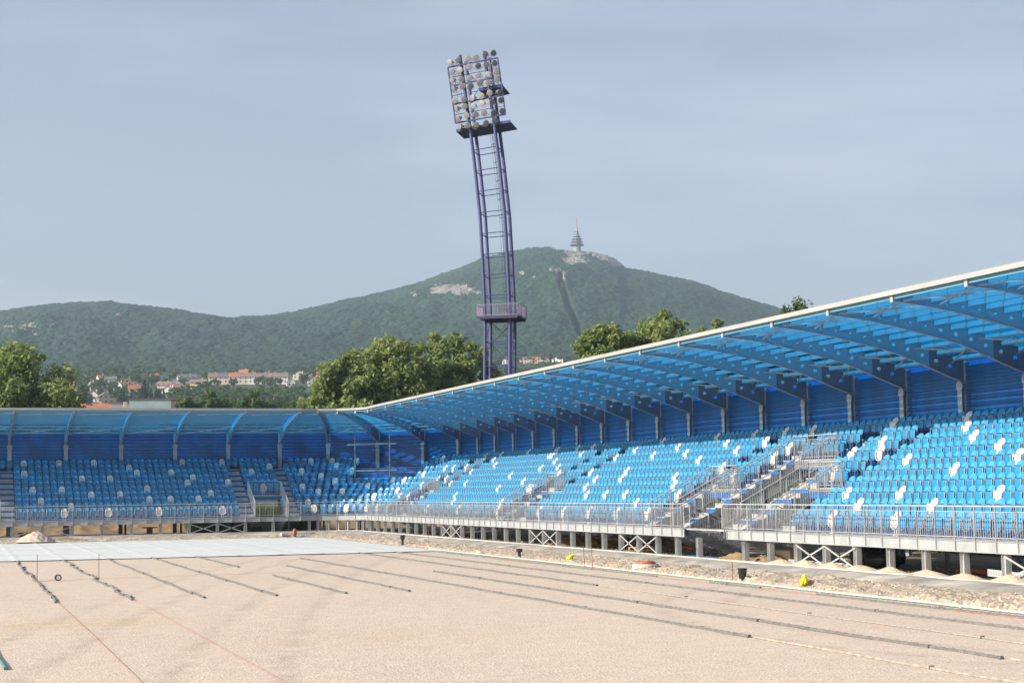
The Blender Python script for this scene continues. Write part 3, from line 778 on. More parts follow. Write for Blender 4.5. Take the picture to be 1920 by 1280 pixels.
def terrain(az, r):
    els = np.interp(az, SAZ, SEL); rr = ridge_r(az)
    s = np.clip((r-R0)/(rr-R0), 0, 1)
    el = .0735+(els-.0735)*np.sin(s*np.pi/2)**1.05
    w = (fbm(az*20, r*.0022, 21)-.47)*.020*np.sin(np.pi*s)+(fbm(az*60, r*.005, 22)-.47)*.008*np.sin(np.pi*s)
    el = el+w
    el = np.where(r < R0, base_el(r), el)
    z = CAMZ+r*np.tan(el)
    zr = CAMZ+rr*np.tan(els); z = np.where(r > rr, zr-(r-rr)*.32, z)
    z = np.where(r < 300, np.where(r < 250, .0, z*(r-250)/50), z)
    return z
def px_of(az, r, z):
    x = np.sin(az)*r; y = np.cos(az)*r; zz = z-CAMZ
    d = x*CF.x+y*CF.y+zz*CF.z; return 960+F_PX*(x*CR.x+y*CR.y+zz*CR.z)/d, 640-F_PX*(x*CU.x+y*CU.y+zz*CU.z)/d
# plain ground out to the foot of the hills
az = np.linspace(-.9, 1.6, 160); rr_ = np.concatenate([[0], np.geomspace(20, 1700, 70)])
A, Rr = np.meshgrid(az, rr_); Z = np.where(Rr < 250, -.45, terrain(A, Rr)-.6)
V = np.stack([np.sin(A)*Rr, np.cos(A)*Rr, Z], -1).reshape(-1, 3); nx, ny = len(az), len(rr_)
i = (np.arange(ny-1)[:, None]*nx+np.arange(nx-1)[None]).ravel(); F = np.stack([i, i+nx, i+nx+1, i+1], 1)
M['meadow'] = mat('meadow', (.03, .045, .02), .9, 0, .6, .01, var2=(.02, .035, .015))
tag(put('ground', np_mesh('ground', V, F, M['meadow'], True)), kind='structure')
# hill: canopy of tree crowns raised on the slopes
NA, NR = 1500, 760
az = np.linspace(-.16, .80, NA); A = np.repeat(az[None], NR, 0); T = np.linspace(0, 1, NR)[:, None]
RRg = R0-20+(ridge_r(A)+260-(R0-20))*T
Zt = terrain(A, RRg)
X = np.sin(A)*RRg; Y = np.cos(A)*RRg
def crowns(X, Y, cell, seed):
    gx, gy = X/cell, Y/cell; ix, iy = np.floor(gx).astype(np.int64), np.floor(gy).astype(np.int64)
    best = np.full(X.shape, -9.); tint = np.zeros(X.shape)
    def h(a, b, s):
        n = (a*73856093 ^ b*19349663 ^ s*83492791) & 0xffffffff; n = (n*2654435761) & 0xffffffff; n ^= n >> 15; n = (n*2246822519) & 0xffffffff; return ((n >> 8) & 0xffff)/65535.
    for dx in (-1, 0, 1):
        for dy in (-1, 0, 1):
            a, b = ix+dx, iy+dy; cx = a+h(a, b, seed); cy = b+h(a, b, seed+1); rad = .62+.35*h(a, b, seed+2); hh = .55+.75*h(a, b, seed+3)
            d2 = ((gx-cx)**2+(gy-cy)**2)/rad**2; v = hh*np.sqrt(np.clip(1-d2, 0, 1))+np.where(d2 > 1, -.3, 0)
            k = v > best; best = np.where(k, v, best); tint = np.where(k, h(a, b, seed+4), tint)
    return np.clip(best, 0, None), tint
c1, t1 = crowns(X, Y, 8.5, 5); c2, t2 = crowns(X, Y, 4.2, 15)
PX, PY = px_of(A, RRg, Zt)
ROCKS = [(850, 545, 46, 12, 1.0), (893, 549, 14, 4, .8), (777, 554, 8, 5, .6), (1050, 466, 19, 6, 1.0), (1078, 476, 28, 9, .85), (1078, 490, 32, 9, .85), (1100, 474, 24, 6, .8), (1130, 482, 22, 11, 1.0), (1152, 492, 16, 12, 1.0), (1040, 507, 16, 6, .75), (1055, 517, 6, 8, .8), (978, 513, 9, 4, .8), (1000, 520, 4, 3, .6), (50, 616, 40, 12, .42), (62, 628, 16, 14, .55), (10, 622, 26, 12, .38), (210, 592, 26, 7, .35), (262, 608, 28, 8, .32), (100, 614, 20, 8, .35), (175, 600, 12, 8, .3)]
rock = np.zeros(X.shape); nzr = fbm(X*.03, Y*.03+Zt*.05, 31)+.5*(fbm(X*.12, Y*.12+Zt*.16, 33)-.5)
for cx, cy, rx, ry, st in ROCKS:
    q = ((PX-cx)/rx)**2+((PY-cy)/ry)**2; rock = np.maximum(rock, np.clip(1.25-q, 0, 1)*st)
isrock = (rock+(nzr-.47)*1.3 > .5) & (rock > .02)
trail = np.abs(PX-np.interp(PY, [508, 560, 600, 650], [1046, 1062, 1078, 1098]))
gully = (trail < 7) & (PY > 512) & (PY < 650)
canopy = (4.6*c1+1.6*c2)*(.75+.6*fbm(X*.004, Y*.004, 55))+7*(fbm(X*.012, Y*.012, 57)-.5)+3.5
edge = np.clip(.55+T*16, 0, 1)
canopy = np.where(isrock, 5.0+9*(fbm(X*.07, Y*.07+Zt*.10, 41)-.3)+5*(fbm(X*.25, Y*.25+Zt*.3, 43)-.5), canopy*edge)
canopy = np.where(gully, canopy*.25-9, canopy)
V = np.stack([X, Y, Zt+canopy-6], -1).reshape(-1, 3)
i = (np.arange(NR-1)[:, None]*NA+np.arange(NA-1)[None]).ravel(); F = np.stack([i, i+1, i+NA+1, i+NA], 1)
M['forest'] = leaf_mat('forest_canopy', (.010, .027, .016), (.025, .054, .025), trans=0)
M['rock'] = mat('pale_rock', (.20, .18, .165), .9, 0, .9, .05, .8, .15, var2=(.07, .07, .066))
tint = np.clip(.25+.45*(t1-.3)+1.5*(fbm(X*.0035, Y*.0035, 51)-.47)+.8*(fbm(X*.015, Y*.015, 52)-.47)+.2*(t2-.5), 0, 1)
mi = isrock.reshape(-1)[F].sum(1) >= 2
keep = np.ones(len(F), bool)
for nm, sel, mt, kd, lab, cat in (('hill', mi, M['rock'], 'structure', None, None), ('hill_forest', ~mi, M['forest'], 'stuff', 'dense deciduous forest covering the long ridge and the summit behind the town', 'forest')):
    Fs = F[sel]; u, inv = np.unique(Fs, return_inverse=True)
    o = put(nm, np_mesh(nm, V[u], inv.reshape(Fs.shape), mt, nm != 'hill', attrs=[('tint', 'POINT', tint.reshape(-1)[u])] if nm == 'hill_forest' else None)); tag(o, lab, cat, kind=kd)

# ------------------------------------------------------------------ floodlight mast
TB = at_range(932, 930, 149.5); TB.z = 0
az0 = math.atan2(TB.x, TB.y); vr = Vector((math.cos(az0), -math.sin(az0), 0)); vf = Vector((math.sin(az0), math.cos(az0), 0))
th_ = math.radians(12); wx = vr*math.cos(th_)-vf*math.sin(th_); bk_ = vf*math.cos(th_)+vr*math.sin(th_)      # width axis, rear axis
def pz(py): return at_range(932, py, 149.5).z
CL = [(700, 932.1), (596, 933), (560, 931.5), (474, 927.2), (400, 922.8), (304, 912.5), (245, 905), (178, 896), (115, 887), (90, 883.5)]
zs_, xs_ = [], []
for py, px in CL:            # centre line of the two front legs
    p = at_range(px, py, 148.3); zs_.append(p.z); xs_.append((p-TB+bk_*1.2).dot(vr))
zs_.insert(0, 0); xs_.insert(0, xs_[0])
def pz(py): return float(np.interp(-py, [-a for a, b in CL], zs_[1:])) if py < 700 else at_range(932, py, 148.3).z
def cl(z):
    x = float(np.interp(z, zs_, xs_)); x2 = float(np.interp(z+1, zs_, xs_)); x1 = float(np.interp(z-1, zs_, xs_))
    return TB+vr*x+Vector((0, 0, z)), (vr*((x2-x1)/2)+Vector((0, 0, 1))).normalized()
mast = empty('floodlight_mast', TB, 'tall violet four-legged mast leaning left with a grid of round floodlights', 'floodlight mast', world=True)
SW, SDp = 1.17, 1.2
def mp_(z, a, b, up=0):      # local a along width, b along rear
    c, u = cl(z); side = (wx-u*wx.dot(u)).normalized(); return c+side*a+bk_*b+u*up
zl = list(np.linspace(0, pz(590), 8))+list(np.linspace(pz(590), pz(100), 36))[1:]
for a in (-SW, SW):
    for b in (-SDp, SDp):
        mb = MB(); mb.tube([mp_(z, a, b) for z in zl], .16, 12); mb.build('leg', M['mast'], mast, smooth=True)
LV = [pz(y) for y in (850, 780, 686, 640, 553, 514, 475, 436, 396, 356, 317, 278)]
for z in LV:
    mb = MB()
    for b in (-SDp, SDp): mb.tube([mp_(z, -SW, b), mp_(z, SW, b)], .045, 6)
    for a in (-SW, SW): mb.tube([mp_(z, a, -SDp), mp_(z, a, SDp)], .045, 6)
    mb.build('crossbar', M['mast'], mast)
for z0, z1 in ((pz(686), pz(640)), (pz(640), pz(598)), (pz(735), pz(686)), (pz(175), pz(120))):
    mb = MB()
    mb.tube([mp_(z0, -SW, SDp), mp_(z1, SW, SDp)], .03, 5); mb.tube([mp_(z1, -SW, SDp), mp_(z0, SW, SDp)], .03, 5)
    if z0 < 30:
        for a in (-SW, SW): mb.tube([mp_(z0, a, -SDp), mp_(z1, a, SDp)], .03, 5)
    mb.build('diagonal_brace', M['mast_dark'], mast)
# ladder with safety cage up the rear right leg
ld = MB(); la, lb = .45, SDp-.25; zz = np.arange(2, pz(232), .35)
for e in (0, .45): ld.tube([mp_(z, la+e, lb) for z in zl if z < pz(230)], .022, 5)
for z in zz: ld.tube([mp_(z, la, lb), mp_(z, la+.45, lb)], .012, 4, cap=False)
L_ = ld.build('ladder', M['mast_dark'], mast)
cg = MB()
for z in np.arange(4, pz(232), 1.75):
    cg.tube([mp_(z, la, lb), mp_(z, la-.12, lb-.4), mp_(z, la+.22, lb-.72), mp_(z, la+.57, lb-.4), mp_(z, la+.45, lb)], .02, 4, cap=False)
for a, b in ((-.12, -.4), (.22, -.72), (.57, -.4)): cg.tube([mp_(z, la+a, lb+b) for z in zl if z < pz(232) and z > 3], .012, 4)
cg.build('safety_cage', M['mast_dark'], L_)
# service balcony
z = pz(594); bx = MB(); hw, hd = 1.98, 1.95; off = .15
def bp(a, b, up): return mp_(z, a+off, b, up)
for up, t in ((.0, .05),):
    c = bp(0, 0, up); bx.obox(c, wx*hw, bk_*hd, Vector((0, 0, t)))
for k in range(5):
    bb = -hd+k*hd/2; bx.obox(bp(0, bb, -.12), wx*(hw-.1), bk_*.04, Vector((0, 0, .09)))
balc = bx.build('service_balcony', M['mast_dark'], mast)
rl = MB()
cs = [(-hw, -hd), (hw, -hd), (hw, hd), (-hw, hd)]
for (a0, b0_), (a1, b1_) in zip(cs, cs[1:]+cs[:1]):
    for up in (.12, 1.12): rl.beam(bp(a0, b0_, up), bp(a1, b1_, up), .05, .05)
    n = 26
    for i in range(n+1):
        f = i/n; a_, b_ = a0+(a1-a0)*f, b0_+(b1_-b0_)*f; w_ = .055 if i % 13 == 0 else .030
        rl.beam(bp(a_, b_, .05), bp(a_, b_, 1.12), w_, w_)
rl.build('railing', M['mast_rail'], balc)
# lamp platform below and behind the panel
for py, a0, a1 in ((238, -2.5, 2.75), (170, .2, 2.5)):
    z = pz(py); mb = MB(); c, u = cl(z); side = (wx-u*wx.dot(u)).normalized()
    mb.obox(c+side*((a0+a1)/2)+bk_*.35, side*((a1-a0)/2), bk_*1.6, u*.05); mb.obox(c+side*((a0+a1)/2)-bk_*1.25+u*.06, side*((a1-a0)/2), bk_*.04, u*.12)
    mb.build('lamp_platform', M['mast'], mast)
# lamp panel frame
z0p, z1p = pz(224), pz(119); hwp = 2.42
def fp(a, f, b=-SDp-.28): return mp_(z0p+(z1p-z0p)*f, a, b)
fm = MB()
for a in (-hwp, hwp): fm.beam(fp(a, 0), fp(a, 1), .16, .12, up=wx)
for f in (0, .338, .665, 1): fm.beam(fp(-hwp, f), fp(hwp, f), .13, .13)
for f in (.16, .50, .83):
    fm.beam(fp(-hwp, f, -SDp-.05), fp(hwp, f, -SDp-.05), .05, .05)
for f in (0, .338, .665, 1):
    for a in (-SW, SW): fm.beam(fp(a, f), mp_(z0p+(z1p-z0p)*f, a, -SDp), .08, .08)
fm.build('lamp_frame', M['mast'], mast)
ld = MB()
for a0 in (-hwp+.45, hwp-.75):
    for e in (0, .42): ld.tube([fp(a0+e, f, -SDp+.1) for f in (.45 if a0 < 0 else .3, 1.0)], .016, 4)
    for f in np.arange(.47, .98, .05): ld.tube([fp(a0, f, -SDp+.1), fp(a0+.42, f, -SDp+.1)], .012, 4)
ld.build('frame_ladder', M['mast_dark'], mast)
ROWF = [1.085, .915, .745, .60, .395, .245, .075, -.085]
rl_ = random.Random(4)
def lamp_mesh():
    hb = MB(); prof = [(.07, .36), (.15, .32), (.24, .16), (.275, .02), (.295, .0), (.295, -.05), (.268, -.055)]
    hb.lathe(prof, n=16, ax=(Vector((1, 0, 0)), Vector((0, 0, 1)), Vector((0, 1, 0))))
    hb.tube([(-.33, .05, 0), (-.36, .10, -.25), (0, .14, -.42), (.36, .10, -.25), (.33, .05, 0)], .022, 5)
    hb.lathe([(.10, .34), (.12, .48), (.06, .52)], n=8, ax=(Vector((1, 0, 0)), Vector((0, 0, 1)), Vector((0, 1, 0))))
    ln = MB(); ln.lathe([(.268, -.052), (.22, -.040), (.14, -.025), (.03, -.02)], n=16, ax=(Vector((1, 0, 0)), Vector((0, 0, 1)), Vector((0, 1, 0))))
    return hb.mesh('floodlight', M['bezel'], True), ln.mesh('lens', M['glass_lens'], True)
nl_ = M['glass_lens'].node_tree; oi = nl_.nodes.new('ShaderNodeObjectInfo'); hs = nl_.nodes.new('ShaderNodeHueSaturation'); mrn = nl_.nodes.new('ShaderNodeMapRange'); mrn.inputs[3].default_value = .22; mrn.inputs[4].default_value = .72
bb = nl_.nodes['Principled BSDF'].inputs['Base Color']; src = bb.links[0].from_socket; nl_.links.new(oi.outputs['Random'], mrn.inputs[0]); nl_.links.new(mrn.outputs[0], hs.inputs['Value']); nl_.links.new(src, hs.inputs['Color']); nl_.links.new(hs.outputs[0], bb)
LMH, LML = lamp_mesh()
for ri, f in enumerate(ROWF):
    for ci in range(6):
        if ri == 7 and ci == 5: continue
        a = -hwp+.32+ci*(2*hwp-.62)/5+rl_.uniform(-.07, .07); p = fp(a, f+rl_.uniform(-.016, .016), -SDp-.45)
        ang = math.atan2(wx.y, wx.x)+rl_.uniform(-.45, .45)+(-.35+.14*ci)
        o = bpy.data.objects.new('floodlight', LMH); COL.objects.link(o); o.parent = mast; o.matrix_parent_inverse = Matrix.Translation(-Vector(mast.location))
        o.location = p; o.rotation_euler = (math.radians(rl_.uniform(8, 26)), 0, ang)
        l = bpy.data.objects.new('lens', LML); COL.objects.link(l); l.parent = o

# ------------------------------------------------------------------ television tower on the summit
tvp = at_range(1082, 466, 3040); tv = empty('television_tower', tvp, 'white tiered television tower with red and white spire on the rocky summit', 'television tower', world=True)
k = .86
k = .86; kz = 1.12
def lz(prof): return [(r*k*.86, z*kz) for r, z in prof]
mb = MB(); mb.lathe(lz([(10, -6), (10, 2), (10, 5)]), tvp, 28); mb.lathe(lz([(10.6, 6.3), (11.2, 10.5), (9.6, 13), (9.2, 15), (8.2, 18)]), tvp, 28); mb.lathe(lz([(6.5, 18), (6, 23), (4.4, 25)]), tvp, 24); mb.lathe(lz([(3.8, 25), (3.2, 30), (2.2, 34)]), tvp, 20); mb.build('shaft', M['tower_white'], tv)
mb = MB()
for r, z, h in ((13.6, 5, 1.3), (11.6, 10.5, 1.0), (9.8, 15, 1.0), (7.4, 19.6, .9), (5.2, 24, .8), (3.9, 28.5, .7)):
    mb.lathe([(r*k*1.1, z*kz), (r*k*1.16, (z+h*.5)*kz), (r*k*1.1, (z+h*1.3)*kz)], tvp, 28)
mb.build('gallery', M['mast_dark'], tv)
for i, (z0, z1, r) in enumerate(((33, 38, 1.5), (38, 43, 1.25), (43, 48, 1.0), (48, 53, .7), (53, 58, .4))):
    mb = MB(); mb.lathe([(r*.95, z0*kz*.98), (r*.85, z1*kz*.98)], tvp, 10); mb.build('spire_section', mat('spire_red', (.36, .09, .08)) if i % 2 else M['tower_white'], tv)
am = at_range(1034, 462, 3040); mb = MB(); mb.tube([am, am+Vector((0, 0, 15))], [.55, .25], 6); tag(mb.build('antenna_mast', M['galv_dark']), 'thin antenna mast on the summit left of the television tower', 'antenna')

# ------------------------------------------------------------------ trees
M['leaf_a'] = leaf_mat('yellow_green_foliage', (.13, .185, .055), (.30, .365, .125))  # yellow-green leaf tones mixed by tint
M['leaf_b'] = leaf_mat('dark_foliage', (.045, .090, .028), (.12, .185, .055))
M['leaf_c'] = leaf_mat('conifer_foliage', (.018, .038, .020), (.045, .075, .035))
M['leaf_d'] = leaf_mat('grass_blades', (.10, .14, .03), (.24, .26, .07))
def leaves(lobes, n, size, seed, squash=.85, drop=0.0):
    """quads scattered through the outer part of each lobe; returns V, F, tint"""
    g = np.random.default_rng(seed); L_ = np.array([l[:3] for l in lobes]); R_ = np.array([l[3] for l in lobes]); T_ = g.random(len(lobes))
    w = R_**2; idx = g.choice(len(lobes), n, p=w/w.sum())
    d = g.normal(size=(n, 3)); d /= np.linalg.norm(d, axis=1)[:, None]
    rad = R_[idx]*(.35+.78*g.random(n)**.7)*(1+.22*np.sin(d[:, 0]*7+idx)*np.cos(d[:, 2]*6+idx*2))
    c = L_[idx]+d*rad[:, None]*np.array([1, 1, squash])
    nrm = d*.7+g.normal(size=(n, 3))*.75+np.array([0, 0, .25]); nrm /= np.linalg.norm(nrm, axis=1)[:, None]
    a = np.cross(nrm, g.normal(size=(n, 3))); a /= np.linalg.norm(a, axis=1)[:, None]; b = np.cross(nrm, a)
    s = size*(.6+.8*g.random(n))[:, None]
    V = np.stack([c-a*s, c-b*s*.6, c+a*s, c+b*s*.6], 1).reshape(-1, 3)
    F = np.arange(n*4).reshape(n, 4)
    tint = np.clip(.5*T_[idx]+.5*g.random(n)+.15*(d[:, 2]), 0, 1)
    return V, F, tint
def crown_lobes(rx, h, n, seed, low=.25):
    g = random.Random(seed); out = []
    for i in range(n):
        for _ in range(40):
            x, y, z = g.uniform(-1, 1), g.uniform(-1, 1), g.uniform(-1, 1); q = x*x+y*y+z*z
            if .12 < q < .9 and (x*x+y*y) < 1-.35*max(0, z): break
        lr = g.uniform(.17, .30)*rx*(1.15-.3*abs(z))
        out.append((x*rx*.92, y*rx*.92, h*(low+(1-low)*(z*.5+.5))-lr*.4, lr))
    return out
def make_tree(name, base, rx, h, seed, mt, n=9000, leaf=.28, nl=34, label=None, cat='tree', group=None, low=.25, lobes=None, trunk_r=.32, lean=0):
    t = empty(name, base, label, cat, group)
    lb = lobes or crown_lobes(rx, h, nl, seed, low)
    V, F, T_ = leaves(lb, n, leaf, seed)
    put('crown', np_mesh('crown', V, F, mt, False, attrs=[('tint', 'FACE', T_)]), t)
    tr = MB(); g = random.Random(seed+1); top = h*.72
    tp = [Vector((0, 0, -.8)), Vector((g.uniform(-.2, .2), g.uniform(-.2, .2), h*.2)), Vector((g.uniform(-.5, .5)+lean*.5, g.uniform(-.5, .5), h*.45)), Vector((g.uniform(-.8, .8)+lean, g.uniform(-.8, .8), top))]
    tr.tube(tp, [trunk_r*1.2, trunk_r, trunk_r*.7, trunk_r*.2], 9)
    for l in lb[:16]:
        f = g.uniform(.25, .8); a = tp[1].lerp(tp[2], f) if f < .5 else tp[2].lerp(tp[3], f-.4); e = Vector(l[:3]); mid = a.lerp(e, .5)+Vector((0, 0, .6))
        tr.tube([a, mid, a.lerp(e, .97)], [trunk_r*.35, trunk_r*.22, trunk_r*.08], 5)
    tr.build('trunk', M['bark'], t, smooth=True)
    return t
def near_tree(name, px, py_top, r, w_px, seed, mt, label, n=12000, leaf=.26, group=None, nl=36, low=.3, **k):
    b = at_range(px, 930, r); h = at_range(px, py_top, r).z; b.z = 0
    return make_tree(name, b, w_px/2/F_PX*r, h, seed, mt, n, leaf, nl, label, group=group, low=low, **k)
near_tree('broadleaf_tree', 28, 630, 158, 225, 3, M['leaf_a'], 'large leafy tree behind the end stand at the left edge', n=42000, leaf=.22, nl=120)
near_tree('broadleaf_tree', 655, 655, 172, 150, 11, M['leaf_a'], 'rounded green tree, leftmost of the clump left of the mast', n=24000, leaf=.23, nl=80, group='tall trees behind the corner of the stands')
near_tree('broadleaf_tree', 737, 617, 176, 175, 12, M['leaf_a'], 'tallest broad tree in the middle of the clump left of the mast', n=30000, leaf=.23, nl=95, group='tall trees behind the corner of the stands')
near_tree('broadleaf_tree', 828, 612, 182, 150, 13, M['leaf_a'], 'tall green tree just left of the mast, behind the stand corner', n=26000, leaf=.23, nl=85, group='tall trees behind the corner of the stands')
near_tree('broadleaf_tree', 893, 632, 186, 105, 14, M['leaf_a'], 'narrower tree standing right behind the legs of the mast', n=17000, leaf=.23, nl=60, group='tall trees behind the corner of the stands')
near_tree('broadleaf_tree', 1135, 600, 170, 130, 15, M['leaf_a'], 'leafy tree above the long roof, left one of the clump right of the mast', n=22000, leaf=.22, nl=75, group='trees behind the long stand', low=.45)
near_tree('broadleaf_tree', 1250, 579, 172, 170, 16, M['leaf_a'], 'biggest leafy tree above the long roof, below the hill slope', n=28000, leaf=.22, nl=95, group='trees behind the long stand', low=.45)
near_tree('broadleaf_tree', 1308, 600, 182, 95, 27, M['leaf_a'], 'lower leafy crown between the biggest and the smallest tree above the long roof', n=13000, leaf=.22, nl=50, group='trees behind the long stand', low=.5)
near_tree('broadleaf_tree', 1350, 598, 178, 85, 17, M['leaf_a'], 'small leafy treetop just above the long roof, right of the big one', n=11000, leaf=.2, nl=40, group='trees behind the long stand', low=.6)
near_tree('broadleaf_tree', 588, 728, 215, 90, 18, M['leaf_a'], 'small olive green tree at the left foot of the tall clump', n=9000, leaf=.24, nl=50, low=.35)
# the top of a pine over the roof, at the foot of the slope
def conifer_mesh(h, r, n, seed, leaf, bare=.08):
    g = np.random.default_rng(seed); z = bare*h+(h*(1-bare))*(1-np.sqrt(g.random(n))*.985)
    tier = .72+.28*np.cos(z/h*26); rad = r*(1-z/h)**.85*tier*(.35+.65*g.random(n)**.5)+.05; a = g.random(n)*2*np.pi
    c = np.stack([np.cos(a)*rad, np.sin(a)*rad, z-.18*rad], 1); out = np.stack([np.cos(a), np.sin(a), -.25+0*a], 1)
    t = np.cross(out, [0, 0, 1.]); t /= np.linalg.norm(t, axis=1)[:, None]; s = leaf*(.6+.8*g.random(n))[:, None]
    V = np.stack([c-out*s, c-t*s*.55+g.normal(size=(n, 3))*.05, c+out*s, c+t*s*.55], 1).reshape(-1, 3)
    return V, np.arange(n*4).reshape(n, 4), g.random(n)
pb = at_range(1507, 930, 150); pb.z = 0; ph = at_range(1507, 553, 150).z
t = empty('pine_tree', pb, 'pine top with upright tufts poking above the long roof near the right', 'tree')
lb = [(0, 0, ph-1.0, .5), (.1, 0, ph-1.9, .75), (-.75, .1, ph-2.1, .5), (-1.1, 0, ph-1.5, .35), (1.0, .1, ph-2.2, .5), (1.45, 0, ph-1.7, .38), (1.5, .2, ph-2.4, .5), (-.3, .3, ph-2.9, .9), (.7, 0, ph-3.2, 1), (-1.3, 0, ph-3.1, .8), (-3.2, 0, ph-3.3, .7), (-4.0, 0, ph-3.6, .6), (-2.3, 0, ph-3.8, .9), (0, 0, ph-5, 2.2), (-3, 0, ph-5, 1.6)]
lb = [(x*1.1, y, z, r*1.28) for x, y, z, r in lb]; V, F, T_ = leaves(lb, 7500, .16, 5, squash=1.25); put('crown', np_mesh('crown', V, F, M['leaf_b'], False, attrs=[('tint', 'FACE', T_)]), t)
mb = MB(); mb.tube([(0, 0, -.5), (0, 0, ph*.6), (0, 0, ph-.9)], [.3, .2, .04], 8); mb.build('trunk', M['bark'], t)
# darker line of trees in the middle distance, beyond the end stand
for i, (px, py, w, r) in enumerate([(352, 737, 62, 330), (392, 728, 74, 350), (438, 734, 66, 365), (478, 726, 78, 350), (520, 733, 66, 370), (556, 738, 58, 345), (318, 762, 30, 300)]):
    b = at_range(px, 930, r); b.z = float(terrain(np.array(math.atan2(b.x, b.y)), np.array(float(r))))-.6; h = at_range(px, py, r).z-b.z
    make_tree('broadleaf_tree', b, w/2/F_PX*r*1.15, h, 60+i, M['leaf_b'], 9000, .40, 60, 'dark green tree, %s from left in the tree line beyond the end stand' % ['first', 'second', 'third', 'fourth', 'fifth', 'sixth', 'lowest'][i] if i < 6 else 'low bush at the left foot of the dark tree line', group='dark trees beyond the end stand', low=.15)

# ------------------------------------------------------------------ town
def inv_r(px, py):
    a, e = polar(px, py); rr = np.linspace(300, 1560, 400); el = base_el(rr); return float(np.interp(e, el, rr))
HW = {k: mat(k+'_render', c, .85, 0, .15, .3) for k, c in dict(cream=(.62, .55, .42), white=(.72, .70, .66), ochre=(.62, .42, .16), peach=(.62, .36, .22), beige=(.55, .44, .30), grey=(.38, .37, .36), pink=(.50, .24, .20)).items()}
HR = {k: mat(k+'_tiles', c, .8, 0, .35, .6) for k, c in dict(red=(.28, .08, .05), orange=(.38, .13, .065), brown=(.20, .13, .11), dark=(.13, .11, .12), rose=(.23, .14, .12)).items()}
M['pane'] = mat('dark_window', (.05, .055, .065), .2, spec=.8)
def house(name, px, py, w, d, wall, roof, wallc, roofc, label, ridge='across', cat='house', group=None, r=None, z=None, yaw=None, nwin=2, storeys=1, rr=None, flat=False):
    r = r or inv_r(px, py); b = at_range(px, py, r); b.z = float(terrain(np.array(math.atan2(b.x, b.y)), np.array(r)))-.8 if z is None else z
    az_ = math.atan2(b.x, b.y); t = empty(name, b, label, cat, group, rz=-az_+(yaw or 0))
    H = wall+.8; mb = MB()
    mb.box(-w/2, w/2, -d/2, d/2, 0, H)
    ov = .35
    if flat:
        rf = MB(); rf.box(-w/2-.2, w/2+.2, -d/2-.2, d/2+.2, H+.003, H+.4)
    else:
        rf = MB()
        if ridge == 'across':
            pr = [(-d/2-ov, H-.25), (0, H+roof), (d/2+ov, H-.25)]
            for (ya, za), (yb, zb) in zip(pr[:-1], pr[1:]):
                rf.beam((-w/2-ov, 0, 0), (w/2+ov, 0, 0), .01, .01) if False else rf.add([(-w/2-ov, ya, za), (w/2+ov, ya, za), (w/2+ov, yb, zb), (-w/2-ov, yb, zb), (-w/2-ov, ya, za+.2), (w/2+ov, ya, za+.2), (w/2+ov, yb, zb+.2), (-w/2-ov, yb, zb+.2)], [(0, 3, 2, 1), (4, 5, 6, 7), (0, 1, 5, 4), (1, 2, 6, 5), (2, 3, 7, 6), (3, 0, 4, 7)])
            for sx in (-1, 1): mb.add([(sx*w/2, -d/2, H), (sx*w/2, d/2, H), (sx*w/2, 0, H+roof)], [(0, 1, 2)])
        else:
            pr = [(-w/2-ov, H-.25), (0, H+roof), (w/2+ov, H-.25)]
            for (xa, za), (xb, zb) in zip(pr[:-1], pr[1:]):
                rf.add([(xa, -d/2-ov, za), (xb, -d/2-ov, zb), (xb, d/2+ov, zb), (xa, d/2+ov, za), (xa, -d/2-ov, za+.2), (xb, -d/2-ov, zb+.2), (xb, d/2+ov, zb+.2), (xa, d/2+ov, za+.2)], [(0, 3, 2, 1), (4, 5, 6, 7), (0, 1, 5, 4), (1, 2, 6, 5), (2, 3, 7, 6), (3, 0, 4, 7)])
            for sy in (-1, 1): mb.add([(-w/2, sy*d/2, H), (w/2, sy*d/2, H), (0, sy*d/2, H+roof)], [(0, 1, 2)])
    mb.build('wall', HW[wallc], t); ro = rf.build('roof', HR[roofc], t)
    if not flat:
        ch = MB(); ch.box(w*.18, w*.18+.7, .3, 1.0, H+roof*.4, H+roof+.9); ch.build('chimney', HW['cream'], ro)
    for s_ in range(storeys):
        for i in range(nwin):
            x = -w/2+w*(i+.5)/nwin; wm = MB(); wm.box(x-.6, x+.6, -d/2-.05, -d/2-.002, 1.9+s_*2.7, 3.2+s_*2.7); wm.build('window', M['pane'], t)
    return t
ORDS = ['leftmost', 'second', 'third', 'fourth', 'fifth', 'sixth', 'seventh', 'rightmost']
for i in range(8):
    px = 400+i*18.6; py = 737-.8*i*.9
    house('terraced_house', px, py, 8.2, 9, 5.2, 3.6, ['cream', 'cream', 'white', 'cream', 'white', 'cream', 'cream', 'white'][i], ['brown', 'dark', 'orange', 'rose', 'rose', 'brown', 'rose', 'brown'][i],
          f'pale terraced house with {["brown", "dark", "bright red", "dull red", "dull red", "brown", "dull red", "brown"][i]} roof, {ORDS[i]} of the row from left', group='terraced houses in a row', storeys=2, r=1310, nwin=2)
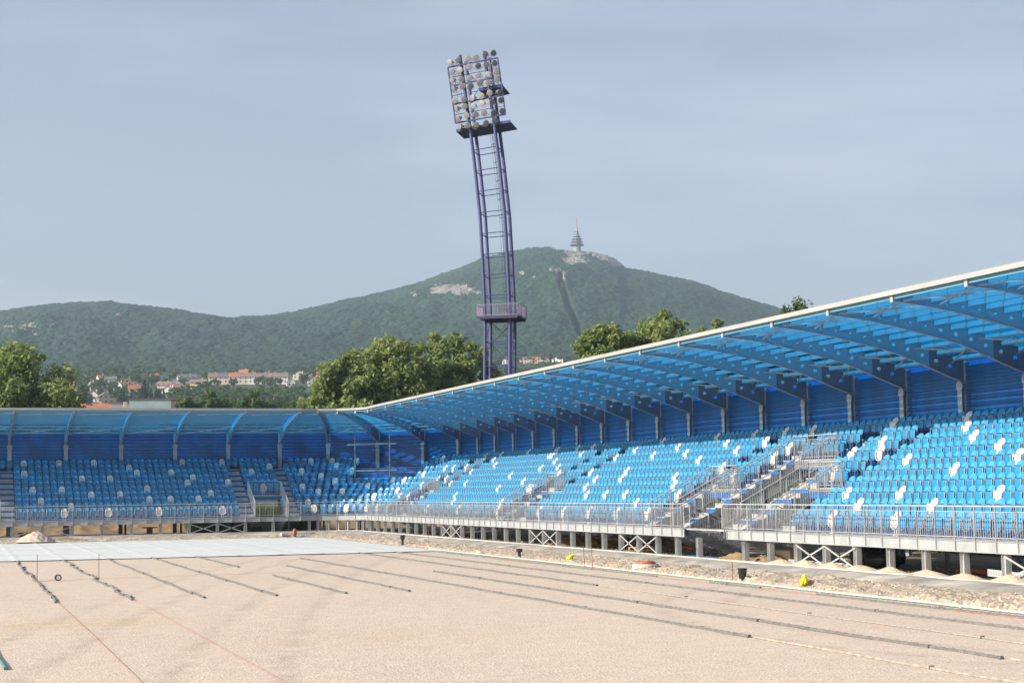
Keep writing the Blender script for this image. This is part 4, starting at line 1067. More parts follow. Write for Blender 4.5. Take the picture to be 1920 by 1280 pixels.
HL = [(190, 717, 6.5, 'cream', 'red', 'small house with red roof at the upper left of the town', 'across'),
 (208, 723, 9, 'white', 'dark', 'long house with slate dark roof beside the peach house', 'across'),
 (237, 726, 11, 'peach', 'rose', 'big peach coloured house with brownish red roof under the forest', 'along'),
 (223, 731, 6, 'white', 'rose', 'little white house in front of the peach one', 'along'),
 (171, 731, 5, 'cream', 'brown', 'tiny cream house between trees at the left of town', 'along'),
 (124, 734, 12, 'pink', 'rose', 'long pinkish house seen beside the big left tree', 'across'),
 (116, 747, 10, 'cream', 'red', 'red roofed house half hidden by the big left tree', 'across'),
 (135, 742, 7, 'white', 'red', 'white house with red roof beside the big left tree', 'along'),
 (133, 756, 9, 'white', 'red', 'white walled red roofed house low beside the left tree', 'across'),
 (176, 752, 6, 'white', 'brown', 'white gabled house left of the beige gabled one', 'along'),
 (196, 759, 9, 'beige', 'brown', 'beige gabled house with brown roof above the end stand', 'along'),
 (252, 742, 8, 'cream', 'red', 'red roofed house just left of the tall spruce', 'across'),
 (290, 715, 7, 'cream', 'red', 'solitary red roof at the forest edge above the spruces', 'across'),
 (309, 734, 10, 'cream', 'rose', 'house with pinkish roof right of the spruces', 'across'),
 (327, 726, 7, 'white', 'dark', 'white house with dark roof right of the spruces', 'along'),
 (333, 735, 7, 'peach', 'rose', 'peach house behind the dark tree line', 'across'),
 (315, 742, 7, 'white', 'brown', 'white gabled house at left end of dark trees', 'along'),
 (373, 729, 12, 'ochre', 'brown', 'yellow house just left of the terraced row', 'across'),
 (350, 718, 15, 'grey', 'dark', 'long low grey house under the forest edge', 'across'),
 (457, 708, 8, 'white', 'orange', 'white house with orange roof above the terraced row', 'across'),
 (447, 714, 9, 'cream', 'brown', 'cream bungalow above the terraced row', 'across'),
 (472, 709, 4, 'peach', 'orange', 'narrow peach house above the terraced row', 'along'),
 (502, 710, 5, 'peach', 'red', 'small red gabled house above the terraced row', 'along'),
 (562, 711, 11, 'cream', 'brown', 'wide cream house with shallow brown roof, right part of town', 'along'),
 (582, 717, 5, 'cream', 'orange', 'small house with vivid orange red roof beside the dark chalet', 'along'),
 (588, 723, 9, 'grey', 'dark', 'dark steep roofed chalet near the tall clump', 'along'),
 (604, 712, 9, 'pink', 'red', 'pink house with bright red roof near the tall clump', 'across'),
 (617, 717, 5, 'cream', 'orange', 'tiny orange roof left of the tall clump', 'across'),
 (537, 742, 11, 'cream', 'brown', 'flat roofed cream building below the terraced row', 'flat'),
 (545, 725, 6, 'white', 'brown', 'pale small house at the right end of the row', 'along'),
 (988, 668, 13, 'pink', 'red', 'brick red building right of the mast legs', 'flat'),
 (1003, 665, 6, 'cream', 'orange', 'small orange roof upper right of the mast legs', 'across'),
 (1010, 682, 15, 'cream', 'orange', 'wide orange roofed house between mast and right clump', 'across'),
 (990, 687, 10, 'white', 'dark', 'dark roofed white house right of the mast legs', 'across'),
 (1047, 684, 11, 'white', 'brown', 'white flat roofed modern house left of the right clump', 'flat'),
 (947, 664, 6, 'white', 'brown', 'white house seen through the mast legs', 'along'),
 (1042, 665, 5, 'white', 'dark', 'small white house high on the slope near right clump', 'along'),
 (1023, 672, 6, 'cream', 'red', 'small red roof above the flat roofed white house', 'along')]
for px, py, w, wc, rc, lab, rd in HL:
    house('house', px, py, w, 8.5, 3.4 if w < 8 else 4.2, 2.9, wc, rc, lab, ridge='across' if rd == 'across' else 'along', flat=rd == 'flat', yaw=random.uniform(-.25, .25), nwin=2 if w < 9 else 3, storeys=2 if w > 8 else 1)
# larger buildings closer behind the end stand
def near_bldg(name, x0, x1, ytop, r, H_, wc, rc, lab, roof=None, cat='building', nwin=4):
    c = at_range((x0+x1)/2, ytop, r); w = (x1-x0)/F_PX*r; zb = float(terrain(np.array(math.atan2(c.x, c.y)), np.array(float(r))))-.6
    return house(name, (x0+x1)/2, ytop, w, 12, c.z-zb-(.8 if roof is None else .8+roof)-.1, roof or 0, wc, rc, lab, flat=roof is None, r=float(r), z=zb, cat=cat, nwin=nwin)
near_bldg('long_house', 146, 204, 757, 520, 8, 'cream', 'orange', 'long building with a bright orange tiled roof behind the end stand', roof=3.2)
near_bldg('flat_building', 92, 126, 752, 560, 8, 'white', 'brown', 'white flat roofed building beside the big left tree')
near_bldg('flat_building', 206, 243, 757, 540, 8, 'grey', 'brown', 'brown flat roofed building left of the glazed hall')
HW['glazed'] = mat('pale_green_glazing', (.36, .46, .44), .35, 0, .3, .4, spec=.7); HW['brick'] = mat('brown_cladding', (.15, .115, .105), .8, 0, .3, 1)
t = near_bldg('glazed_hall', 245, 320, 751, 480, 8, 'glazed', 'dark', 'pale green glazed hall rising behind the end stand roof', cat='hall', nwin=7)
near_bldg('flat_building', 321, 336, 751, 478, 8, 'brick', 'dark', 'dark brown block at the right end of the glazed hall', nwin=1)
ch = at_range(235, 758, 530); mb = MB(); zb = 14; mb.box(ch.x-.5, ch.x+.5, ch.y-.5, ch.y+.5, zb, at_range(235, 753, 530).z); tag(mb.build('chimney', HW['cream']), 'square cream chimney left of the glazed hall', 'chimney')
# town trees: a few shapes copied many times
def proto(kind, seed):
    if kind == 'conifer': V, F, T_ = conifer_mesh(12, 2.7, 1100, seed, .55); mt = M['leaf_c']
    else: V, F, T_ = leaves(crown_lobes(4.2, 8.5, 16, seed, .2), 1300, .55, seed); mt = M['leaf_b']
    return np_mesh('crown', V, F, mt, False, attrs=[('tint', 'FACE', T_)])
PR = {'conifer': [proto('conifer', 1), proto('conifer', 2)], 'broad': [proto('broad', s) for s in (3, 4, 5, 6)]}
mb = MB(); mb.tube([(0, 0, -.5), (0, 0, 7)], [.3, .12], 6); TRK = mb.mesh('trunk', M['bark'])
TT = []
def town_tree(kind, px, py, h, wf=1.0):
    r = inv_r(px, py); b = at_range(px, py, r); b.z = float(terrain(np.array(math.atan2(b.x, b.y)), np.array(r)))-.5
    nm = 'spruce_tree' if kind == 'conifer' else 'town_tree'
    TT.append((kind, px, py))
    near_ = 'beside the mast' if px > 900 else ('left of the spruces' if px < 250 else 'in the middle of town' if px < 420 else 'by the terraced row')
    lab = ('dark pointed spruce ' if kind == 'conifer' else 'round green tree ')+'among the distant houses, '+near_
    o = empty(nm, b, lab, 'tree', 'small distant trees '+near_+(' (spruce)' if kind == 'conifer' else ''), rz=random.uniform(0, 6))
    TT[-1] += (o,)
    s = h/(12 if kind == 'conifer' else 9.5); o.scale = (s*wf, s*wf, s)
    me = random.choice(PR[kind]); c = bpy.data.objects.new('crown', me); COL.objects.link(c); c.parent = o; c2_ = bpy.data.objects.new('trunk', TRK); COL.objects.link(c2_); c2_.parent = o
for px, py, h in [(153, 768, 16), (146, 764, 12), (160, 766, 12), (270, 772, 19), (283, 770, 14), (293, 768, 14), (300, 766, 12), (205, 742, 9), (98, 766, 17), (86, 764, 15), (107, 763, 11), (232, 770, 12), (246, 766, 10), (226, 766, 10), (320, 762, 10), (278, 740, 9), (224, 728, 9), (243, 733, 8), (307, 752, 9), (596, 728, 10), (630, 722, 12), (1022, 690, 12), (1033, 694, 14), (1040, 699, 14)]:
    town_tree('conifer', px, py, h)
g = random.Random(12)
for i in range(300):
    if i < 225: px, py = g.uniform(85, 640), g.uniform(699, 764)
    else: px, py = g.uniform(915, 1090), g.uniform(660, 712)
    if any(abs(px-q[0]) < 8 and -3 < py-q[1] < 5 for q in HL): continue
    if 392 < px < 540 and 728 < py < 744: continue
    town_tree('broad', px, py, g.uniform(6, 11)*(1 if py < 735 else .9), g.uniform(.9, 1.4))
for i in range(60): town_tree('broad', g.uniform(380, 560), g.uniform(745, 766), g.uniform(8, 11), g.uniform(1.0, 1.5))

import re as _re
def short_name(lab): return _re.split(r' (?:at|beside|above|behind|under|left|right|in front|between|seen|half|just|near|high|low|below|through) ', lab)[0]
seen = {}
for kd, px, py, o in sorted(TT, key=lambda q: q[1]):
    q = min(HL, key=lambda q: abs(q[0]-px)+1.5*abs(q[1]-py)); dx, dy = px-q[0], py-q[1]
    rel = ('in front of' if dy > 0 else 'behind') if abs(dy) > abs(dx) else ('left of' if dx < 0 else 'right of')
    pl = 'left side' if q[0] < 240 else 'middle' if q[0] < 400 else 'right side' if q[0] < 900 else 'near mast'
    key = (kd, rel, short_name(q[5]), pl); seen[key] = seen.get(key, 0)+1; n_ = seen[key]
    o['label'] = f"{ORD[n_-1]+' ' if n_ > 1 else ''}{'dark spruce' if kd == 'conifer' else 'round tree'} {rel} the {key[2]}, {pl}"

# ------------------------------------------------------------------ things on and round the pitch
def hose(name, x, y0, y1, mt, label, cat='hose', group='drain hoses laid along the pitch', wob=.0, r=.038, seed=0, ring=True, z=.02):
    g = random.Random(seed); n = max(2, int(abs(y1-y0)/.30)); pts = []; rr = []
    off = 0
    for i in range(n*2+1):
        f = i/(n*2); y = y0+(y1-y0)*f
        if wob and g.random() < .05: off = g.uniform(-wob, wob)
        pts.append((x+off+.025*math.sin(y*.9+seed)+.012*math.sin(y*3.1), y, z)); rr.append(r*(1.22 if (i % 2 == 0 and ring) else .85))
    mb = MB(); mb.tube(pts, rr, 7)
    k = abs(y1-y0)
    cl_ = y0+2.2
    while cl_ < y1-1:                      # clips holding the hose down
        mb.box(x-.055, x+.055, cl_-.03, cl_+.03, .01, .062); cl_ += 6.7
    return tag(mb.build(name, mt, smooth=False), label, cat, group)
hz = [(2.78, 47.7, 79, .12), (4.87, 47.7, 78.7, .10), (6.87, 47.5, 78.7, .04), (8.95, 47.4, 79, .03), (11.02, 47.3, 58.9, 0), (11.02, 66.5, 78.6, 0), (12.97, 47.2, 66.3, 0), (15.02, 28.6, 73.4, 0), (15.0, 76.4, 78, 0), (16.95, 23.2, 47.6, 0), (16.98, 47.3, 77.6, 0)]
def hlab(i): return ['short wavy grey hose at far left with red cord', 'wavy grey hose, second from left, running from the white sheet', 'grey hose, third from left, ending midway on the gravel', 'grey hose, fourth from left, starting at the white sheet', 'short detached grey hose in the middle of the gravel', 'short grey hose end touching the white sheet', 'grey hose, fifth from left, lying mid pitch'][i]
for i in range(7): hose('drain_hose', *hz[i][:3], M['hose'], hlab(i), wob=hz[i][3], seed=i)
hose('drain_hose', 15.02, 29.2, 73.4, M['hose'], 'long dark hose crossing the foreground, nearest of the long ones', seed=8)
hose('drain_hose', 15.05, 14, 29.0, M['hose_white'], 'white hose leading out of the nearest dark hose at lower right', seed=9, r=.022)
hose('drain_hose', 16.95, 23.6, 58.2, M['hose'], 'dark hose, second of the long ones, ending near right edge', seed=10)
hose('drain_hose', 16.98, 16, 23.4, M['hose_white'], 'short white hose at the right edge past the second dark hose', seed=11, r=.022)
hose('drain_hose', 18.85, 46.7, 78, M['hose'], 'dark hose running from the sheet, third of the long ones', seed=12)
hose('drain_hose', 18.85, 18, 46.5, M['hose_white'], 'faint white hose on the right half of the gravel', seed=13, r=.014)
hose('drain_hose', 20.65, 18, 77.6, M['hose'], 'dark hose, fourth of the long ones, nearly reaching the verge', seed=14)
hose('drain_hose', 22.45, 50.2, 77.0, M['hose'], 'dark hose beside the pale edge pipe, far part', seed=15)
hose('drain_hose', 22.45, 42.8, 46.2, M['hose'], 'short dark hose beside the pale edge pipe, middle', seed=16)
hose('drain_hose', 22.42, 18, 39.5, M['hose'], 'dark hose beside the pale edge pipe at the right', seed=17)
for (a, b, w_) in ((62.5, 68, 'far'), (46.2, 50.2, 'middle'), (39.5, 42.8, 'near'), (28, 33, 'last')):
    mb = MB(); mb.tube([(22.36+.02*math.sin(y), y, .02) for y in np.linspace(a, b, 12)], .008, 5); tag(mb.build('marking_cord', M['red_cord']), f'red cord lying along the edge hose, {w_} piece', 'cord', 'red cords by the edge hose')
hose('edge_pipe', 23.02, 18, 80, M['hose_green'], 'pale green pipe along the edge of the gravel', cat='pipe', group=None, seed=19, r=.032, z=.05)
# membrane sheet with seams and the hoses showing through as ridges
def zs(X, Y):
    z = .035+.004*(fbm(X*.5, Y*.8, 61))
    for hx in (2.78, 4.87, 6.87, 8.95, 11.02, 12.97, 15.0, 16.98, 18.85, 20.65):
        z = z+.016*np.exp(-((X-hx-.03*np.sin(Y*.9))/.13)**2)
    return z
M['membrane'] = mat('white_geotextile', (.50, .525, .51), .85, 0, .2, .25, .15, 3, var2=(.42, .44, .43))
xs = np.arange(-24, 22.95, .08); ys = np.concatenate([np.arange(77.6, 108.2, .45)])
ms = grid_mesh('membrane_sheet', xs, ys, zs, M['membrane']); mo = put('membrane_sheet', ms); tag(mo, 'large white membrane sheet laid over the far end of the gravel', 'sheet')
co = np.empty(len(ms.vertices)*3, np.float32); ms.vertices.foreach_get('co', co); co = co.reshape(-1, 3)
near_edge = co[:, 1] < 77.7; co[near_edge, 1] = 79.3-.085*co[near_edge, 0]+.12*np.sin(co[near_edge, 0]*1.3); k2 = (co[:, 1] > 77.7) & (co[:, 1] < 79.9) & ~near_edge; co[k2, 1] = np.maximum(co[k2, 1], 79.4-.085*co[k2, 0]+.2)
k3 = (co[:, 0] > 19) & (co[:, 1] > 100); co[k3, 1] -= np.clip(co[k3, 0]-19, 0, 5)*(co[k3, 1]-100)*.09
ms.vertices.foreach_set('co', co.ravel()); ms.update()
sb = MB()
for hx in (.8, 8.0, 15.9, 21): sb.beam((hx, 79.6, .057), (hx+.3, 107.2, .057), .03, .004)
for yy in (86, 94, 101): sb.beam((-20, yy+1.6, .058), (22, yy-.6, .058), .03, .004)
sb.build('seam', mat('sheet_seam', (.42, .45, .44), .9), mo)
# stakes, cord, reel
for (x, y, h, lab) in ((2.8, 60.1, .95, 'thin rusty stake standing at the left hose'), (4.9, 59.7, .92, 'thin rusty stake at the second hose from left'), (22.5, 57.1, .85, 'leaning rusty stake at the edge pipe near the first yellow sack'), (22.62, 56.6, .9, 'upright rusty stake close beside the leaning one'), (23.6, 46.9, .62, 'short rusty stake in the verge left of the black bucket'), (24.9, 86.6, .95, 'thin stake in the far verge by the first sprinkler')):
    mb = MB(); mb.tube([(x+(.05 if 'leaning' in lab else 0), y, -.05), (x, y, h)], .013, 6); mb.tube([(x, y, h*.98), (x, y, h)], .018, 6); tag(mb.build('stake', M['rust']), lab, 'stake', 'thin survey stakes')
def cord(pts, lab):
    mb = MB(); mb.tube(pts, 0.0042 if 'faint' not in lab else .003, 5); tag(mb.build('marking_cord', M['red_cord']), lab, 'cord', 'taut red marking cords')
cord([(2.78, 47.7, .03), (2.84, 36, .03), (2.88, 20, .03)], 'red cord running from the leftmost hose to the lower edge')
cord([(4.88, 47.7, .03), (4.95, 34, .03), (5.02, 20, .03)], 'red cord running from the second hose to the lower edge')
cord([(3.4, 59.9, .03), (3.0, 59.75, .03), (2.6, 59.8, .03)], 'thick red cord between the reel and the left stake')
for lo in ((2.6, 59.8, 14, 60.6),): cord([(lo[0], lo[1], .04), (lo[2], lo[3], .04)], 'faint red cord stretched across the gravel behind the reel')
re_ = empty('cord_reel', (3.5, 59.8, .02), 'small black and white cord reel on the gravel at left', 'reel', rz=.25)
mb = MB(); AXR = (Vector((1, 0, 0)), Vector((0, 0, 1)), Vector((0, 1, 0)))
mb.lathe([(.10, -.06), (.115, -.055), (.115, .055), (.10, .06)], (0, 0, .115), 18, ax=AXR); mb.build('drum', M['black'], re_)
mb = MB(); mb.lathe([(.075, -.075), (.075, -.062)], (0, 0, .115), 14, ax=AXR); mb.build('face', M['white'], re_)
mb = MB(); mb.tube([(.05, -.08, .14), (.05, -.13, .14)], .012, 6); mb.build('crank', M['red_cord'], re_)
mb = MB(); mb.tube([(.76, 33.9, .03), (.78, 32.4, .03), (.84, 31, .03), (.88, 29.8, .03)], .032, 8); tag(mb.build('pipe_end', M['hose_teal']), 'teal pipe end lying at the lower left edge', 'pipe')
# sprinkler risers / funnels / bucket
def sprinkler(x, y, z, h, lab):
    t = empty('sprinkler', (x, y, z), lab, 'sprinkler', 'black pitch sprinklers')
    mb = MB(); mb.lathe([(.07, 0), (.07, h*.55)], n=12); mb.build('riser', M['black'], t)
    mb = MB(); mb.lathe([(.06, h*.5), (.12, h*.62), (.14, h*.64), (.14, h), (.10, h)], n=14); mb.build('head', M['black'], t)
sprinkler(23.7, 87.7, .02, .55, 'black sprinkler on its thin riser in the far verge'); sprinkler(23.7, 67.9, .05, .35, 'black sprinkler at the middle of the verge')
t = empty('bucket', (23.75, 46.5, .08), 'small black bucket standing in the verge between the two sacks', 'bucket')
mb = MB(); mb.lathe([(.11, 0), (.145, .30), (.16, .30), (.16, .33), (.13, .33), (.10, .03)], n=16); mb.build('tub', M['black'], t); mb = MB(); mb.lathe([(.05, -.1), (.05, 0)], n=8); mb.build('stem', M['black'], t)
def sack(x, y, lab, s, L_, seed, rz):
    g = np.random.default_rng(seed); nx, ny = 20, 14; u = np.linspace(0, 2*np.pi, nx, endpoint=False); v = np.linspace(.08, np.pi-.08, ny); Vs = []
    for b in v:
        for a in u:
            k = 1+.16*math.sin(3*a+seed)+.12*math.sin(5*a+4*b)+.07*g.normal()
            Vs.append((L_*math.sin(b)*math.cos(a)*k, s*math.sin(b)*math.sin(a)*k, .10+.13*math.cos(b)*k+.05*math.sin(a*2)))
    Fs = [(j*nx+i, j*nx+(i+1) % nx, (j+1)*nx+(i+1) % nx, (j+1)*nx+i) for j in range(ny-1) for i in range(nx)]+[tuple(range(nx))[::-1], tuple(range((ny-1)*nx, ny*nx))]
    mb = MB(); mb.add(Vs, Fs); mb.tube([(L_*.7, 0, .12), (L_*1.15, .05, .22), (L_*1.3, .02, .15)], [.05, .07, .03], 6)
    o = mb.build('sack', M['yellow'], smooth=False); o.location = (x, y, .06); o.rotation_euler.z = rz; tag(o, lab, 'sack', 'yellow plastic sacks')
sack(23.95, 62.3, 'crumpled yellow sack on the verge left of the manhole', .12, .16, 1, .4); sack(23.95, 42.9, 'crumpled yellow sack on the verge near the right edge', .11, .2, 2, .9)
t = empty('manhole', (24.25, 55.3, .05), 'round manhole with an orange ring on a concrete collar in the verge', 'manhole')
mb = MB(); mb.lathe([(.48, -.2), (.50, .11), (.46, .15), (.3, .15)], n=28); mb.build('collar', M['concrete'], t)
mb = MB(); mb.lathe([(.35, .14), (.38, .17), (.38, .21), (.34, .21), (.34, .25), (.31, .25)], n=28); mb.build('ring', M['orange'], t)
# gravel heaps and mounds
def mound(name, x, y, z, rx, ry, h, mt, lab, group=None, seed=0, kind=None, cat='gravel heap', rough=.05, rz=0):
    xs = np.linspace(-1, 1, 30); 
    def f(X, Y):
        q = np.hypot(X, Y); return np.clip((1-q)/1., 0, 1)**.85*h*(1+.35*(fbm(X*2.2+seed, Y*2.2, seed)-.5))+rough*h*(fbm(X*9+seed, Y*9, seed+3)-.5)*2*(q < .98)-.02
    me = grid_mesh(name, xs, xs, f, mt); c = np.empty(len(me.vertices)*3, np.float32); me.vertices.foreach_get('co', c); c = c.reshape(-1, 3); c[:, 0] *= rx; c[:, 1] *= ry; me.vertices.foreach_set('co', c.ravel()); me.update()
    o = put(name, me); o.location = (x, y, z); o.rotation_euler.z = rz; return tag(o, lab, cat, group, kind)
mound('gravel_heap', 5.05, 111.4, .08, 1.25, 1.2, .78, M['pitch'], 'cone of pinkish gravel beside the end stand at left', rough=.12)
mound('gravel_heap', 6.9, 112.2, .05, 1.6, .9, .28, M['dirt'], 'low brownish heap right behind the gravel cone', rough=.12)
HP = [1462, 1507, 1557, 1612, 1667, 1735, 1805, 1890]
for i, px in enumerate(HP):
    d = ray(px, 1070); X_ = AX-8.0; y = d.y/d.x*X_
    mound('gravel_heap', X_+.05, y, .12, .60, 1.25+.12*(i % 3), .30+.03*(i % 2), M['sand'], f'low heap of fine gravel behind the kerb, {ORDS[i] if i in (0, 7) else ORDS[i]+" from left"} under the near deck', 'heaps of fine gravel along the kerb', seed=i+3)
for i, (px, D, s, lab) in enumerate([(1385, 7.2, 1.3, 'heap of ochre rubble behind the kerb below the gap'), (1445, 6.8, 1.1, 'flatter heap of ochre rubble right of the gap post')]):
    d = ray(px, 1050); X_ = AX-D; mound('rubble_heap', X_, d.y/d.x*X_, .1, .8, 1.5*s, .36, M['dirt'], lab, 'ochre rubble heaps', seed=31+i, cat='rubble heap', rough=.3)
def under(px, D): d = ray(px, 1000); X_ = AX-D; return Vector((X_, d.y/d.x*X_, .12))
for i, (px, D, s, lab) in enumerate([(1075, 5.5, 1.6, 'pile of rubble and broken boards deep under the stand'), (1110, 5.0, 1.4, 'pile of earth beside the broken boards under the stand'), (1160, 4.5, 1.8, 'long earth pile under the middle of the stand'), (1240, 4.0, 1.6, 'earth pile under the stand left of the gap')]):
    p = under(px, D); mound('earth_pile', p.x, p.y, .1, 1.2, 1.8*s, .62, M['dirt'], lab, 'earth piles under the long stand', seed=51+i, cat='earth pile', rough=.35)
bankf = lambda X, Y: -.1+1.55*np.exp(-((Y-131.5)/2.6)**2)*(.75+.5*fbm(X*.25, Y*.25, 71))+.45*(fbm(X*1.3, Y*1.3, 73)-.5)
tag(put('dirt_bank', grid_mesh('dirt_bank', np.arange(-24, 40, .3), np.arange(127.5, 137, .3), bankf, M['dirt'])), kind='structure')
bankg = lambda X, Y: -.1+.9*np.exp(-((X-42.5)/2.2)**2)*(.6+.8*fbm(X*.25, Y*.25, 75))+.35*(fbm(X*1.3, Y*1.3, 77)-.5)
tag(put('dirt_bank', grid_mesh('dirt_bank', np.arange(38, 47, .3), np.arange(30, 127, .3), bankg, M['dirt'])), kind='structure')
# weeds behind the openings
def weeds(name, cx, cy, rx, ry, n, h, lab):
    g = np.random.default_rng(int(cx*10)); x = cx+g.uniform(-rx, rx, n); y = cy+g.uniform(-ry, ry, n); hh = h*(.4+.8*g.random(n)); a = g.random(n)*6.28; w = .03
    zb = np.full(n, .0); V = np.stack([np.stack([x-w*np.cos(a), y-w*np.sin(a), zb], 1), np.stack([x+w*np.cos(a), y+w*np.sin(a), zb], 1), np.stack([x+.3*hh*np.cos(a*3)+w*.4, y+.3*hh*np.sin(a*3), zb+hh], 1), np.stack([x+.3*hh*np.cos(a*3)-w*.4, y+.3*hh*np.sin(a*3), zb+hh], 1)], 1).reshape(-1, 3)
    tag(put(name, np_mesh(name, V, np.arange(4*n).reshape(n, 4), M['leaf_d'], False, attrs=[('tint', 'FACE', g.random(n))])), lab, 'weeds', kind='stuff')
weeds('weeds', D0X+18.5, 127, 5, 1.6, 6000, 1.7, 'tall green weeds seen through the opening of the end stand')
weeds('weeds', 40.5, B0-64, 1.5, 14, 6000, 1.6, 'green weeds seen through the openings of the long stand')
# pallets, bags, planks
def pallet_stack(p, n, lab, rz=0, mt='wood_dark'):
    t = empty('pallet_stack', p, lab, 'pallets', rz=rz)
    for i in range(n):
        mb = MB(); z = i*.15
        for yy in (-.35, 0, .35): mb.box(-.6, .6, yy-.05, yy+.05, z, z+.09)
        for xx in np.linspace(-.54, .54, 6): mb.box(xx-.06, xx+.06, -.4, .4, z+.092, z+.115)
        mb.build('pallet', M[mt], t)
pallet_stack((D0X+17.0, CY0-5.2, .12), 5, 'stack of dark stained pallets under the end stand near the opening')
pallet_stack((D0X+1.1, CY0-5.4, .12), 3, 'lower stack of dark pallets under the end stand at far left', .1)
p = under(1207, 6.9); pallet_stack((p.x, p.y, .12), 2, 'small pale timber pallet under the stand left of the gap', .4, 'wood')
for i, (px, D, h, w, lab) in enumerate([(1632, 5.6, .75, .8, 'bulging black rubbish bag under the near deck, left one'), (1650, 5.9, .62, .6, 'smaller black rubbish bag in front of the others'), (1668, 5.4, .85, .6, 'tall black rubbish bag under the near deck, right one')]):
    p = under(px, D); g = np.random.default_rng(i); nx, ny = 22, 14; Vs = []
    for b in np.linspace(.05, np.pi-.05, ny):
        for a in np.linspace(0, 2*np.pi, nx, endpoint=False):
            k = 1+.10*math.sin(3*a+i)+.07*math.sin(6*a+5*b)+.05*g.normal(); Vs.append((w*.8*math.sin(b)*math.cos(a)*k, w*math.sin(b)*math.sin(a)*k, h/2+h/2*math.cos(b)*k))
    Fs = [(j*nx+q, j*nx+(q+1) % nx, (j+1)*nx+(q+1) % nx, (j+1)*nx+q) for j in range(ny-1) for q in range(nx)]+[tuple(range(nx))[::-1], tuple(range((ny-1)*nx, ny*nx))]
    mb = MB(); mb.add(Vs, Fs); o = mb.build('rubbish_bag', M['black'], smooth=True); o.location = p; tag(o, lab, 'bag', 'black rubbish bags')
def plank(a, b, w, h, mt, lab, name='plank', cat='plank', holes=False):
    t = (b-a); mb = MB(); mb.beam(a, b, w, h)
    if holes:
        n = int(t.length/.12)
        for i in range(n):
            for e in (-.05, .05):
                q = a.lerp(b, (i+.5)/n)+Vector((-.012-w*.0, 0, 0)); mb.obox(q+Vector((-.0, 0, e*.6))+Vector((-w/2, 0, 0)), (.002, 0, 0), (0, .025, 0), (0, 0, .012), 1)
        return tag(mb.build(name, [mt, M['galv_dark']]), lab, cat)
    return tag(mb.build(name, mt), lab, cat)
a, b = under(1478, 7.6), under(1590, 7.6); a.z = b.z = .27; plank(a, b, .05, .20, M['galv'], 'perforated steel plank leaning along the posts left of the black bags', 'perforated_plank', holes=True)
a, b = under(1850, 7.75), under(1935, 7.75); a.z = .42; b.z = .36; plank(a, b, .05, .20, M['galv_bright'], 'perforated steel plank at the right edge on the gravel heap', 'perforated_plank', holes=True)
for px0, px1, D, lab in ((1281, 1310, 7.4, 'folded blue tarpaulin lying left of the gap post'), (1322, 1345, 7.5, 'folded blue tarpaulin lying right of the gap post')):
    a, b = under(px0, D), under(px1, D); me = MB(); n = 8
    for i in range(n): 
        p0, p1 = a.lerp(b, i/n), a.lerp(b, (i+1)/n); me.beam(p0+Vector((0, 0, .04*(i % 3))), p1+Vector((0, 0, .04*((i+1) % 3))), .5, .05)
    tag(me.build('tarpaulin', M['blue_tarp']), lab, 'tarpaulin', 'blue tarpaulins')
for px0, px1, D, z, mt, lab in ((1270, 1300, 4.5, .25, 'orange', 'reddish pipe lying under the stand left of the gap'), (1400, 1440, 3.8, .5, 'orange', 'reddish pipe lying under the stand right of the gap'), (1790, 1850, 5.0, .15, 'orange', 'reddish pipe lying under the near deck at right')):
    a, b = under(px0, D), under(px1, D); a.z = b.z = z; mb = MB(); mb.tube([a, a.lerp(b, .5)+Vector((.1, 0, .03)), b], .07, 8); tag(mb.build('drain_pipe', M[mt]), lab, 'pipe', 'reddish drain pipes')
p = under(1478, 6.3); mb = MB(); mb.obox(p+Vector((0, 0, .25)), (.25, 0, .04), (0, .55, 0), (-.02, 0, .25)); tag(mb.build('concrete_block', M['sand']), 'sandy concrete block under the stand right of the gap', 'block')
t = empty('pipe_bend', (D0X+17.9, 110.9, .0), 'grey and orange pipe pieces lying by the sheet near the stand opening', 'pipe')
mb = MB(); mb.tube([(-.32, 0, .15), (0, .1, .14), (.4, .16, .10)], [.15, .13, .08], 14); mb.build('sleeve', M['concrete'], t)
mb = MB(); mb.lathe([(.27, -.06), (.29, 0), (.27, .06), (.15, .06)], (.66, .05, .28), 22, ax=(Vector((.5, .86, 0)), Vector((0, 0, 1)), Vector((.86, -.5, 0)))); mb.build('disc', M['orange'], t)
mb = MB(); mb.lathe([(.15, -.02), (.16, .05), (.12, .07)], (-.24, -.03, .02), 16); mb.build('rim', M['orange'], t)
p = sp_end(14.0, 5.5); mb = MB(); mb.lathe([(.55, .1), (.55, .17), (.22, .2), (.22, .62), (.55, .65), (.55, .72)], (D0X+9.6, CY0-4.8, 0), 20); tag(mb.build('cable_drum', M['wood']), 'small pale timber cable drum standing under the end stand', 'drum')
sg = random.Random(3)
for i, (px, py, r) in enumerate([(845, 1019, 0.28), (1100, 1030, .2)]): pass

# ------------------------------------------------------------------ haze
HZ = bpy.data.materials.new('air_haze'); HZ.use_nodes = True; n = HZ.node_tree; n.nodes.clear()
o_ = n.nodes.new('ShaderNodeOutputMaterial'); v_ = n.nodes.new('ShaderNodeVolumePrincipled'); v_.inputs['Color'].default_value = (.66, .83, 1.0, 1); v_.inputs['Density'].default_value = .000115; v_.inputs['Anisotropy'].default_value = .2
n.links.new(v_.outputs[0], o_.inputs['Volume'])
mb = MB(); mb.box(-3300, 3800, -60, 3800, -3.5, 640); hz_ = mb.build('haze', HZ); tag(hz_, 'thin bluish summer haze in the air over the valley', 'haze', kind='stuff')
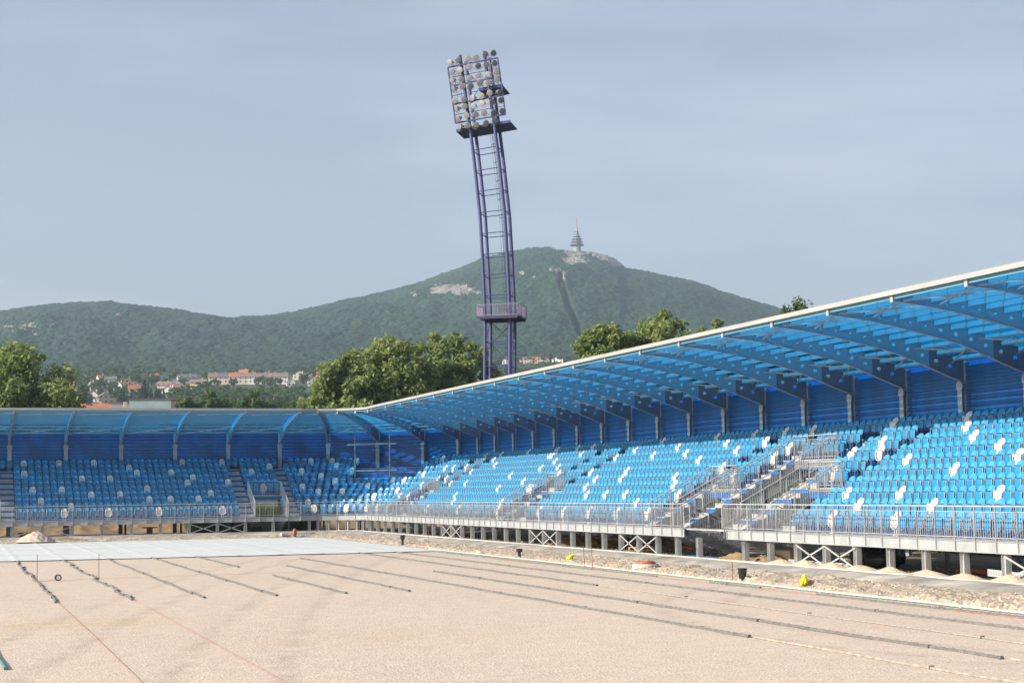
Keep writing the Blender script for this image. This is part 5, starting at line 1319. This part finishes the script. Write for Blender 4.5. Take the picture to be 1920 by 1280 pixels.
# loose stones on the verge
def stones(name, n, Dlo, Dhi, smin, smax, mt, lab, seed, zbase, s0=5.0, s1=31.0):
    g = np.random.default_rng(seed); ico = np.array([(1, 0, -.3), (.2, .9, -.3), (-.8, .4, -.3), (-.7, -.7, -.3), (.3, -.9, -.3), (.1, .05, .75)]); fc = [(0, 1, 5), (1, 2, 5), (2, 3, 5), (3, 4, 5), (4, 0, 5)]
    V, Fq = [], []
    for i in range(n):
        s = g.uniform(s0, s1); D = g.uniform(Dlo, Dhi); p = S(s, D); sc = smin+(smax-smin)*g.random()**3; a = g.random()*6.28
        r = ico*(1+.35*g.normal(size=ico.shape))*sc*np.array([1, .8, .7]); x = r[:, 0]*math.cos(a)-r[:, 1]*math.sin(a)+p.x; y = r[:, 0]*math.sin(a)+r[:, 1]*math.cos(a)+p.y
        z = r[:, 2]+zbase(np.array([[p.x]]), np.array([[p.y]]))[0, 0]; o = len(V)*6; V.append(np.stack([x, y, z], 1)); Fq += [(q[0]+o, q[1]+o, q[2]+o) for q in fc]
    tag(put(name, np_mesh(name, np.concatenate(V), np.array(Fq), mt, False)), lab, 'stones', kind='stuff')
M['stone'] = mat('loose_stone', (.38, .32, .245), .9, 0, .8, .8, var2=(.19, .16, .12))
def zv_s(X, Y):
    D = Dof(X, Y); z = np.interp(D, [-6, 8.35, 8.6, 9.4, 9.9, 10.4, 12.5, 13.2, 40], [.12, .12, .05, -.02, .05, .12, .05, -.03, -.06]); rough = np.clip((D-9.6)/.6, 0, 1)*np.clip((14-D)/1.2, .15, 1)
    return np.maximum(z+rough*(.26*(fbm(X*.9, Y*.9, 5)-.42)+.16*(fbm(X*4.2, Y*4.2, 8)-.5)), .0)
stones('verge_stones', 9000, 9.7, 13.0, .02, .085, M['stone'], 'countless loose pale stones lying on the verge beside the long stand', 5, zv_s, 7.0, 30.5)
stones('under_stones', 2500, 3.0, 8.2, .03, .10, M['stone'], 'loose stones scattered on the ground under the decks', 6, lambda X, Y: np.full(X.shape, .13))
